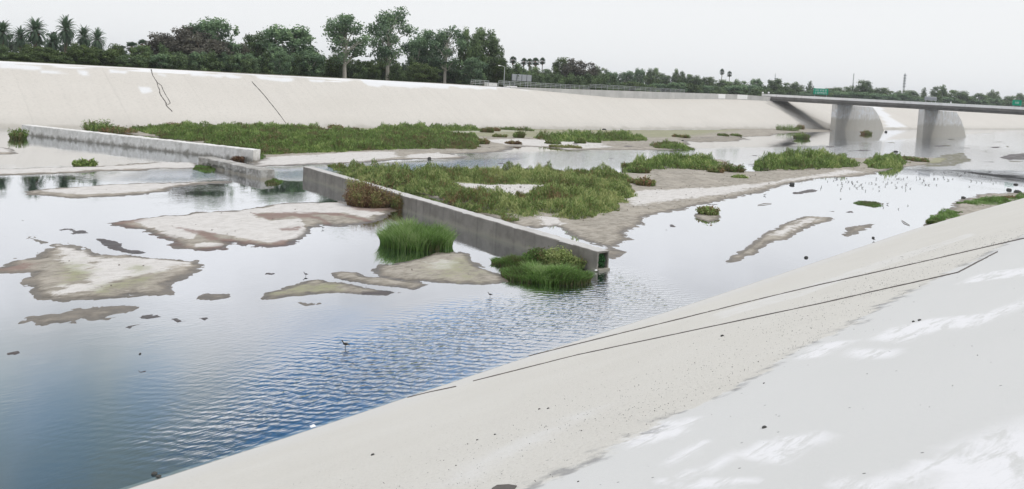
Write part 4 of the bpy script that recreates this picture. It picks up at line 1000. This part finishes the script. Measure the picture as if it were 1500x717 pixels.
for i, (x, y, rx, ry, h, mn, tb, lab) in enumerate([
    (27, 203, .8, .9, 1.3, 'reed', .3, 'dark bush behind the far end of the pale sill'),
    (144, 192, 1.9, 1.4, 1.5, 'reed', .6, 'bright green bush behind the pale sill'),
    (172, 194, 2.6, 1.4, .8, 'drymat', .2, 'low brownish bush right of the bright green one behind the sill'),
    (256, 188, 1.2, 1, .9, 'drymat', .1, 'small brown bush at the foot of the far slope'),
    (349, 236, .5, .6, .5, 'rust', .2, 'dried reddish bush on the end of the pale sill'),
    (124, 244, .9, .7, .7, 'reed', .65, 'small green tuft standing in the shallow water left'),
    (492, 189, 1.2, 1, .8, 'drymat', .1, 'small brown bush at the far slope below the straight crack'),
    (713, 195, 1.2, .8, 1.1, 'reed', .3, 'dark bush at the far bank left of the twin sand strips'),
    (723, 193, 1.2, .8, .9, 'drymat', .15, 'brown bush right of the dark bush at the far bank'),
    (757, 192, 3.5, .8, .9, 'reed', .4, 'low dark bushes at the far bank near the railing'),
    (760, 203, .9, .7, 1.4, 'reed', .35, 'upright dark bush on the pale mud far out'),
    (732, 202, 1.2, .7, .7, 'drymat', .4, 'low bush on the mud left of the upright one'),
    (810, 212, 1.2, .7, .8, 'reed', .5, 'bush on the sand below the far green strip, left'),
    (828, 217, 2.5, .7, .5, 'rust', .8, 'yellow-green low bush at the edge of the sand strip'),
    (850, 211, .9, .6, .8, 'reed', .3, 'dark bush on the sand below the far green strip, right'),
    (870, 210, 1.1, .6, .7, 'reed', .5, 'green bush right of the dark one on the sand'),
    (752, 212, 1.2, .6, .6, 'rust', .3, 'brownish bush at the right end of the long marsh band'),
    (705, 212, 1.1, .8, .9, 'drymat', .4, 'tuft at the right tip of the long marsh band'),
    (998, 202, 1.8, .8, .8, 'drymat', .4, 'lonely bush on the far mud flat'),
    (980, 214, 1.6, .8, 1.0, 'reed', .4, 'green bush on the tip of the far bar'),
    (1059, 200, 1.3, .8, .7, 'reed', .4, 'small bush on the mud left of its twin, far out'),
    (1078, 200, 1.3, .8, .7, 'reed', .4, 'small round bush before the bridge shadow, right of its twin'),
    (1154, 192, 3.4, 1.5, 2.0, 'reed', .6, 'spreading green bush at the far bank by the bridge'),
    (1172, 190, 1.2, 1, 1.6, 'drymat', .1, 'brown bush right of the spreading green one by the bridge'),
    (1174, 203, 1.9, 1, 1.4, 'reed', .5, 'green bush standing in the water before the bridge shadow'),
    (1219, 189, 1.6, 1, 1.1, 'drymat', .3, 'dark bush at the foot of the first pier'),
    (1269, 197, 1.6, .9, 1.1, 'drymat', .25, 'dark weed standing in the water before the first pier'),
    (927, 248, 1.2, .8, 1.0, 'reed', .35, 'dark bush at the left of the green mid-river patch'),
    (938, 254, 1.0, .7, .8, 'reed', .4, 'bush below the left end of the green mid-river patch'),
    (945, 273, .9, .9, 1.0, 'drymat', .5, 'upright bush on the sand right of the big marsh spread'),
    (930, 270, 1.1, .5, .5, 'drymat', .5, 'low bush between the marsh spread and the upright bush'),
    (1025, 250, 1.2, .7, .7, 'reed', .4, 'low dark bush between the two mid-river patches'),
    (1048, 254, .9, .7, .9, 'drymat', .4, 'small bush left of the round one between the patches'),
    (1072, 253, 1.4, .8, 1.1, 'reed', .45, 'round green bush between the two mid-river patches'),
    (1083, 262, .9, .5, .4, 'reed', .7, 'tiny green tuft at the water edge below the round bush'),
    (1330, 236, 1.2, .7, .8, 'drymat', .4, 'bush at the right end of the mid-river bar'),
    (1348, 238, 1.4, .8, .8, 'drymat', .3, 'dark bush last on the mid-river bar'),
    (1037, 315, .75, .6, .75, 'drymat', .5, 'bush alone on a tiny mud island in open water'),
    (1365, 329, .35, .3, .35, 'grass', .3, 'dark green tuft at the near slope edge'),
    (1476, 292, .8, .3, .3, 'drymat', .2, 'low brown growth along the near slope, right'),
]):
    cx_, cy_ = at(x, y); clump('marsh_bush', cx_, cy_, rx, ry, h, 420 if rx > .8 else 260, mn, lab, 'bush', tb, .05, .55, 50+i, 4, rz=-.7)

# ------------------------------------------------------------------ bridge
DX0, DX1 = 237.0, 248.5
bridge = empty('road_bridge', (242, 60, 0)); tag(bridge, 'low concrete road bridge crossing the channel on wall piers', 'bridge')
def loc(mb, p=(242, 60, 0)): mb.v = [(a-p[0], b-p[1], c-p[2]) for a, b, c in mb.v]; return mb
Y0, Y1 = -12.0, 134.5
loc(MB().box(DX0, DX1, Y0, Y1, 8.95, 9.42, .03)).build('deck_slab', M['deck'], bridge)
for gx in (DX0+.35, DX0+2.9, DX0+5.5, DX0+8.1, DX1-.85):
    loc(MB().box(gx, gx+.5, Y0, Y1-.6, 8.05, 8.95, .02)).build('girder', M['deck'], bridge)
loc(MB().box(DX0+.06, DX0+.32, Y0, Y1, 9.42, 10.15, .03)).build('parapet', M['parapet'], bridge)
loc(MB().box(DX1-.32, DX1-.06, Y0, Y1, 9.42, 10.0, .03)).build('parapet', M['parapet'], bridge)
loc(MB().box(DX0-.04, DX0+.04, Y0, Y1, 8.72, 8.95, .01)).build('deck_lip', M['deck'], bridge)
mb = MB(); mb.box(DX0-.1, DX1+.1, 131.6, 136, 6.6, 8.95, .05); loc(mb).build('abutment', M['wall'], bridge)
noseP = [PY(x, y, 109.0) for x, y in ((1278.6,157),(1286.8,168),(1292,180.7),(1295.5,191.5))]
def pier(Yc):
    th = .85
    prof = [(DX0+.25, -.4), (DX0+.25, 8.04), (DX1+1, 8.04)]
    a = [(noseP[0][0]-6, 8.03)]+[(p[0], p[2]) for p in noseP]
    a = [(DX1+6, 7.95)]+[(p[0], max(p[2], -.4) if k < 3 else -.4) for k, p in enumerate(noseP)]
    prof += a; n = len(prof); V = []
    for s_ in (-1, 1):
        for k, (x, z) in enumerate(prof):
            V.append((x, Yc+s_*th, z))
    Fs = [tuple(range(n-1, -1, -1)), tuple(range(n, 2*n))]+[(k, (k+1) % n, n+(k+1) % n, n+k) for k in range(n)]
    mb = MB(); mb.add(V, Fs); o = loc(mb).build('pier', M['pier'], bridge)
    bv = o.modifiers.new('bevel', 'BEVEL'); bv.width = .22; bv.segments = 3; bv.limit_method = 'ANGLE'; return o
for Yc in (109.8, 84.5, 57.0, 31.0): pier(Yc)
# mesh fence on the bridge's far side
loc(MB().box(DX1-.25, DX1-.15, 84, 132, 10.0, 10.06)).build('fence_rail', M['steel'], bridge)
mb = MB()
for k in range(33): mb.tube([(DX1-.2, 84+k*1.5, 9.9), (DX1-.2, 84+k*1.5, 11.0)], .04, 5)
mb.tube([(DX1-.2, 84, 11), (DX1-.2, 132, 11)], .035, 5); mb.tube([(DX1-.2, 84, 10.5), (DX1-.2, 132, 10.5)], .025, 5)
loc(mb).build('fence_posts', M['dark_steel'], bridge)

# parapet wall along the dipping levee top
wx = np.linspace(121, 236.4, 60); V = []
for x in wx:
    c = float(crest(x)); yb = 115+2*c+.02
    top = np.interp(x, [121, 155, 179, 219, 236.4], [8.25, 8.7, 9.0, 9.5, 9.3])
    for yy, zz in ((yb-.25, c-.6), (yb-.25, top), (yb+.1, top), (yb+.1, c-.6)): V.append((x, yy, zz))
Fs = [(i*4+k, (i+1)*4+k, (i+1)*4+(k+1) % 4, i*4+(k+1) % 4) for i in range(59) for k in range(4)]+[(3, 2, 1, 0), tuple(59*4+k for k in range(4))]
mb = MB().add(V, Fs); pw = mb.build('parapet_wall', M['wall']); tag(pw, 'grey concrete parapet wall along the far levee up to the bridge', 'wall')
for x0, x1, lab in ((205, 209, 0), (216, 222, 0)):
    V = []
    for x in (x0, x1):
        c = float(crest(x)); yb = 115+2*c+.02-.256; tp = np.interp(x, [179, 219, 236.4], [9.0, 9.5, 9.3])
        V += [(x, yb, c+.1), (x, yb, tp-.05), (x, yb-.02, tp-.05), (x, yb-.02, c+.1)]
    o = MB().add(V, [(0, 4, 5, 1), (1, 5, 6, 2), (2, 6, 7, 3), (3, 7, 4, 0), (0, 1, 2, 3), (4, 7, 6, 5)]).build('paint_patch', M['parapet'], pw)

# railings on the levee
def railing(x0, x1, yy, z0, n, label, h=1.15, rails=(.45, .8, 1.15)):
    o = empty('levee_railing', ((x0+x1)/2, yy, z0)); tag(o, label, 'railing', 'pipe railings on the far levee'); hx = (x1-x0)/2
    mb = MB()
    for zr in rails: mb.tube([(-hx, 0, zr), (hx, 0, zr)], .045, 6)
    mb.build('rail', M['steel'], o)
    for k in range(n+1): MB().tube([(-hx+2*hx*k/n, 0, -1.2), (-hx+2*hx*k/n, 0, h)], .05, 6).build('post', M['steel'], o)
    return o
xa = PY(690, 120, 132.2)[0]; xb = PY(716, 120, 132.2)[0]
railing(xa, xb, 132.2, 8.2, 4, 'short pipe railing section at the left end of the levee rail')
railing(PY(730, 124, 133)[0], PY(862, 128, 133)[0], 133, 8.35, 18, 'long pipe railing on the levee behind the white patches')
railing(PY(864, 128, 133)[0], PY(1003, 135, 133)[0], 133, 8.8, 18, 'pipe railing above the grey parapet wall, right section', 1.1)
# small things on the levee near the railing
def thing_box(name, p, w, d, h, mat, label, cat, rz=0):
    o = empty(name, p, rz); tag(o, label, cat); MB().box(-w/2, w/2, -d/2, d/2, 0, h, .04).build('cabinet_body', mat, o)
    MB().box(-w/2-.05, w/2+.05, -d/2-.05, d/2+.05, h, h+.07, .02).build('lid', mat, o); MB().box(-.02, .02, -d/2-.03, -d/2, h*.4, h*.6).build('handle', M['dark_steel'], o); return o
p = PY(719, 124, 133); thing_box('utility_cabinet', (p[0], p[1], 8.2), 3.0, 1.0, .7, M['white'], 'low white cabinet beside the short railing section', 'cabinet')
p = PY(748, 127, 132.3); o = empty('concrete_slab', (p[0], p[1], 8.2)); tag(o, 'flat white concrete slab lying by the lamp post on the levee', 'slab'); MB().box(-1.6, 1.6, -.5, .5, -.2, .28, .05).build('slab_body', M['white'], o)
p = PY(738, 125, 134); o = empty('lamp_post', (p[0], p[1], 7.9)); tag(o, 'thin pale lamp post standing on the levee beside the railing', 'lamp post')
hp = PY(737, 98, 134)[2]-7.9
MB().tube([(0, 0, 0), (0, 0, hp)], [.11, .07], 8).build('pole', M['steel'], o); MB().tube([(0, 0, hp-.05), (-.7, 0, hp+.15), (-1.5, 0, hp+.2)], [.05, .045, .04], 6).build('arm', M['steel'], o)
MB().ball((-1.7, 0, hp+.18), (.42, .17, .1)).build('lamp_head', M['lamp'], o)
# grey slatted board behind the railing
a = PY(749, 122, 150); b = PY(778, 122, 150); zt = PY(763, 109.5, 150)[2]
o = empty('back_of_billboard', ((a[0]+b[0])/2, 150, 7)); tag(o, 'grey framed board behind the levee railing, under the fan palms', 'board'); hw = (b[0]-a[0])/2
MB().box(-hw, hw, -.08, .08, zt-7-1.7, zt-7, .03).build('board_panel', M['signback'], o)
for k in range(5): MB().box(-hw+k*hw/2-.05, -hw+k*hw/2+.05, -.16, -.083, zt-7-1.75, zt-7+.05).build('batten', M['dark_steel'], o)
for k in (-.7, .7): MB().tube([(hw*k, .15, 0), (hw*k, .15, zt-7-.1)], .1, 6).build('leg', M['steel'], o)

# road signs on the bridge
def road_sign(x0, x1, y0, y1, mat, label, posts=2, marks=None, name='road_sign', Xp=251.0):
    a = PX((x0+x1)/2, (y0+y1)/2, Xp); yl = PX(x0, y0, Xp)[1]; yr = PX(x1, y0, Xp)[1]; zt = PX((x0+x1)/2, y0, Xp)[2]; zb = PX((x0+x1)/2, y1, Xp)[2]
    o = empty(name, (Xp, a[1], 8.6)); tag(o, label, 'road sign'); hw = abs(yl-yr)/2
    MB().box(-.06, .06, -hw, hw, zb-8.6, zt-8.6, .02).build('sign_panel', mat, o)
    for k in ((-.8, .8) if posts == 2 else (0,)): MB().tube([(.16, hw*k, 0), (.16, hw*k, zt-8.6-.1)], .1, 6).build('post', M['steel'], o)
    if marks:
        mb = MB(); h = zt-zb
        for (u0, u1, v0, v1) in marks: mb.box(-.075, -.062, hw-2*hw*u1, hw-2*hw*u0, zb-8.6+h*v0, zb-8.6+h*v1)
        mb.build('lettering', M['white'], o)
    return o
rr = random.Random(5)
def letters(rows, left=.08, right=.92):
    out = []
    for (v0, v1) in rows:
        u = left+rr.uniform(0, .06)
        while u < right-.06:
            w = rr.uniform(.03, .06); out.append((u, u+.014, v0, v1))
            if rr.random() < .7: out.append((u, u+w, v1-.06, v1))
            if rr.random() < .5: out.append((u, u+w, v0, v0+.06))
            if rr.random() < .5: out.append((u+w-.014, u+w, v0, v1))
            u += w+.025+(.05 if rr.random() < .2 else 0)
    return out
road_sign(1191.6, 1213, 130, 139, M['green_sign'], 'green road sign with two lines of white lettering at the left part of the bridge', 2, letters([(.55, .85), (.15, .42)]))
road_sign(1483, 1496.5, 147, 155, M['green_sign'], 'green road sign near the right edge with a short white legend', 2, letters([(.35, .7)], .25, .8))
road_sign(1354.3, 1372.3, 142, 147.5, M['signback'], 'grey sign seen from behind on two posts above the second pier', 2, [(0.03, .97, .88, .97), (.03, .97, .03, .12)], 'sign_back')
p = PX(1392.5, 155, 250.0); o = empty('marker_post', (250, p[1], 9.2)); tag(o, 'small white post on the bridge right of the grey sign back', 'post')
MB().tube([(0, 0, 0), (0, 0, PX(1392.5, 150.5, 250)[2]-9.2)], [.25, .2], 8).build('post_body', M['white'], o); MB().ball((0, 0, PX(1392.5, 150.3, 250)[2]-9.2), (.24, .24, .2)).build('cap', M['white'], o)
for x, lab in ((1117.3, 'left one of the two white-headed lamps at the bridge end'), (1126, 'right one of the two white-headed lamps at the bridge end')):
    p = PX(x, 136.3, 247.0); o = empty('path_lamp', (247, p[1], 8.2)); tag(o, lab, 'lamp', 'white-headed lamps at the bridge end')
    MB().tube([(0, 0, 0), (0, 0, p[2]-8.2)], [.09, .07], 6).build('pole', M['steel'], o); MB().ball((0, 0, p[2]-8.2), .36, 10, 8).build('lamp_globe', M['lamp'], o, True)

# masts far behind
def mast(x, yt, Yd, w, label, stripes):
    t_ = PY(x, yt, Yd); h = t_[2]-7; o = empty('radio_mast', (t_[0], Yd, 7)); tag(o, label, 'mast', 'distant masts')
    mb = MB()
    for k in range(3):
        a = k*2*pi/3; mb.tube([(w*cos(a), w*sin(a), 0), (w*.5*cos(a), w*.5*sin(a), h)], w*.28, 5)
    n = int(h/3)
    for i in range(n):
        for k in range(3):
            a = k*2*pi/3; b = a+2*pi/3; z = h*i/n; mb.tube([(w*cos(a)*.8, w*sin(a)*.8, z), (w*cos(b)*.8, w*sin(b)*.8, z+h/n)], w*.13, 4)
    mb.build('lattice', M['steel'], o)
    for i in range(stripes): MB().tube([(0, 0, h*(.6+.4*i/stripes)), (0, 0, h*(.6+.4*i/stripes)+h*.04)], w*1.5, 8).build('antenna_drum', M['signback'], o)
    return o
mast(1326, 108, 260, .75, 'tall striped mast with drum antennas above the bridge', 5)
mast(1251, 108, 300, .55, 'slimmer plain mast left of the striped one', 1)
mast(1136, 108, 300, .35, 'short thin mast above the bridge end', 2)

# ------------------------------------------------------------------ birds, stones, litter
def bird_mesh(mat, sc=1.0):
    mb = MB(); mb.ball((0, 0, .19*sc), (.13*sc, .065*sc, .06*sc), 8, 6); mb.tube([(.09*sc, 0, .21*sc), (.14*sc, 0, .27*sc), (.16*sc, 0, .31*sc)], [.03*sc, .02*sc, .022*sc], 6)
    mb.ball((.17*sc, 0, .325*sc), (.035*sc, .025*sc, .026*sc), 6, 5); mb.tube([(.195*sc, 0, .325*sc), (.27*sc, 0, .315*sc)], [.01*sc, .003*sc], 4)
    mb.tube([(-.1*sc, 0, .19*sc), (-.2*sc, 0, .17*sc)], [.035*sc, .012*sc], 5)
    for s_ in (-1, 1): mb.tube([(.01*sc, .02*s_*sc, -.05), (0, .02*s_*sc, .15*sc)], .007*sc, 4)
    me = bpy.data.meshes.new('wading_bird'); me.from_pydata(mb.v, [], mb.f); me.materials.append(mat); return me
BM = [bird_mesh(M['bird']), bird_mesh(M['grey_bird'])]
rb = random.Random(8); spots = []
for i in range(110):
    u = rb.random(); x = 1205+250*u+rb.gauss(0, 12); y = 272-14*u+rb.gauss(0, 7)
    if 246 < y < 300 and 1190 < x < 1490: spots.append((x, y))
spots += [(1234,258),(1240,262),(1226,262),(1294,305),(1300,300),(1316,307),(1330,302),(1100,285),(1120,287),(1062,290)]
for i, (x, y) in enumerate(spots):
    p = g(x, y); o = link('wading_bird', BM[0 if rb.random() < .7 else 1]); o.location = (p[0], p[1], -.05); s_ = rb.uniform(.45, .7); o.scale = (s_,)*3; o.rotation_euler = (0, 0, rb.uniform(0, 6.28))
    tag(o, 'tiny dark wading bird in the flock on the pale shallow water', 'bird', 'flock of wading birds on the shallows')
for x, y, k, s_, lab in ((718, 432, 0, .9, 'dark wading bird alone in the water below the low grass clump'), (506, 507, 0, 1.2, 'dark long-necked wading bird alone in the open water at lower left of centre'), (448, 402, 0, .9, 'small bird standing above the narrow mud bar'),
                         (1280, 350, 0, .8, 'small dark bird near the near slope, right'), (473, 333, 1, .8, 'small bird beside the white sand bar')):
    p = g(x, y+3); o = link('wading_bird', BM[k]); o.location = (p[0], p[1], 0); o.scale = (s_*.6,)*3; o.rotation_euler = (0, 0, 2.2); tag(o, lab, 'bird')
def stone_mesh(seed, flat=.6):
    random.seed(seed); mb = MB().ball((0, 0, .3), (1, .75, flat), 9, 6, .16); me = bpy.data.meshes.new('stone'); me.from_pydata(mb.v, [], mb.f); me.materials.append(M['stone']); return me
SM = [stone_mesh(i) for i in range(4)]
def stone(x, y, size, lab, near=False, grp=None, nm='stone'):
    p = gnear(x, y) if near else g(x, y); o = link(nm, SM[int(x) % 4]); o.location = p if near else (p[0], p[1], 0); o.scale = (size, size, size*.8); o.rotation_euler = (0, 0, x)
    if near: o.rotation_euler = (-.4, 0, 0)
    tag(o, lab, 'stone', grp)
for x, y, s_, lab in ((1181, 378, .14, 'round dark stone in the open water near the near slope'), (1279, 349, .13, 'round dark stone farther along the near slope'), (1160, 271, .35, 'dark rock on the edge of the mid-river sand'),
                      (1411, 291, .3, 'dark rock at the left of the bright bank plants'), (1490, 283, .45, 'larger dark boulder at the right bank'), (1478, 279, .3, 'boulder left of the larger one at the right bank'), (1488, 271, .25, 'flat dark rock in the water at the right edge'),
                      (1298, 194, .6, 'dark rock beside the nose of the first pier'), (1312, 223, .4, 'dark rock on the bar behind the mid-river patch'), (226, 695, .07, 'dark lump in the water at the near bank, bottom left'), (232, 699, .06, 'dark stick-like lump beside the slope at bottom left'),
                      (205, 519, .05, 'tiny dark stone in the water, lower left'), (629, 233, .3, 'dark lump on the sand strip'), (1000, 207, .3, 'small dark rock out on the far bar'), (885, 191, .5, 'dark rock at the foot of the far slope')):
    stone(x, y, s_, lab)
for x, y, s_, lab in ((1120, 627, .03, 'small black stone lying on the smooth upper slope'), (1119, 562, .016, 'tiny black stone above the other on the smooth slope'), (1058, 493, .05, 'dark flat stone on the sandy slope below the joint'), (790, 600, .025, 'left pebble of a pair on the sandy slope'), (803, 599, .025, 'right pebble of a pair on the sandy slope'),
                      (725, 637, .02, 'small pebble on the sandy slope, lower'), (699, 645, .018, 'small pebble left of the other lower one'), (546, 667, .035, 'flat dark chip on the lower slope'), (847, 706, .012, 'tiny pebble near the bottom edge'), (1347, 470, .035, 'pebble among the white streaks'), (1338, 472, .03, 'pebble left of the one among the streaks')):
    stone(x, y, s_, lab, True)
# dark tar patch at the bottom edge of the slope
p = [gnear(x, y) for x, y in ((720, 717), (728, 712), (745, 711), (757, 713), (752, 720), (735, 726), (720, 724))]
V = [(a[0], a[1], near_z(a[0], a[1])+.012) for a in p]; V2 = [(a, b, c-.03) for a, b, c in V]; n = len(V)
o = MB().add(V+V2, [tuple(range(n)), tuple(range(2*n-1, n-1, -1))]+[(k, n+k, n+(k+1) % n, (k+1) % n) for k in range(n)]).build('tar_patch', M['crack']); tag(o, 'black tar spot on the slope at the bottom edge', 'tar patch')
# driftwood and litter at the right bank
for i, (x, y, L, lab) in enumerate(((1350, 338, 1.2, 'pale branch lying at the near bank'), (1402, 318, .8, 'short stick beside the bank plants'), (1120, 300, 2.2, 'long thin stick floating in open water'), (1430, 300, .7, 'stick on the bank among the plants'), (1326, 327, 2.4, 'thin long branch pointing at the near bank'))):
    p = g(x, y); o = MB().tube([(-L/2, 0, .03), (0, .08, .07), (L/2, -.03, .04)], [.02, .035, .015], 6).build('driftwood', M['bark']); o.location = (p[0], p[1], 0); o.rotation_euler = (0, 0, -.6+i*.3); tag(o, lab, 'driftwood')
for i, (x, y, lab) in enumerate(((1410, 320, 'white scrap of litter by the bank plants'), (1470, 293, 'white litter near the right edge of the bank'), (873, 398, 'white plastic scrap at the foot of the wall end'), (458, 628, 'white scrap at the waterline of the near slope'))):
    p = g(x, y); s_ = .07; V = [(-s_, -s_*.6, .05), (s_, -s_*.8, .06), (s_*.9, s_*.7, .08), (-s_*.8, s_, .06), (0, 0, .11)]
    o = MB().add(V, [(0, 1, 4), (1, 2, 4), (2, 3, 4), (3, 0, 4), (3, 2, 1, 0)]).build('litter', M['white']); o.location = (p[0], p[1], 0); tag(o, lab, 'litter')

# thin summer haze filling the air round the whole place
hb = MB().box(-330, 6050, -3050, 6500, -1.3, 60).build('haze', bpy.data.materials.new('haze_air'))
hm = hb.data.materials[0]; hm.use_nodes = True; t = NT(hm.node_tree)
pv = t.n('ShaderNodeVolumePrincipled', {'Color': (.93, .96, 1, 1), 'Density': .0002, 'Anisotropy': .2}); t.n('ShaderNodeOutputMaterial', {1: pv.outputs[0]})
tag(hb, 'thin pale haze in the air over the channel', 'haze', kind='stuff')
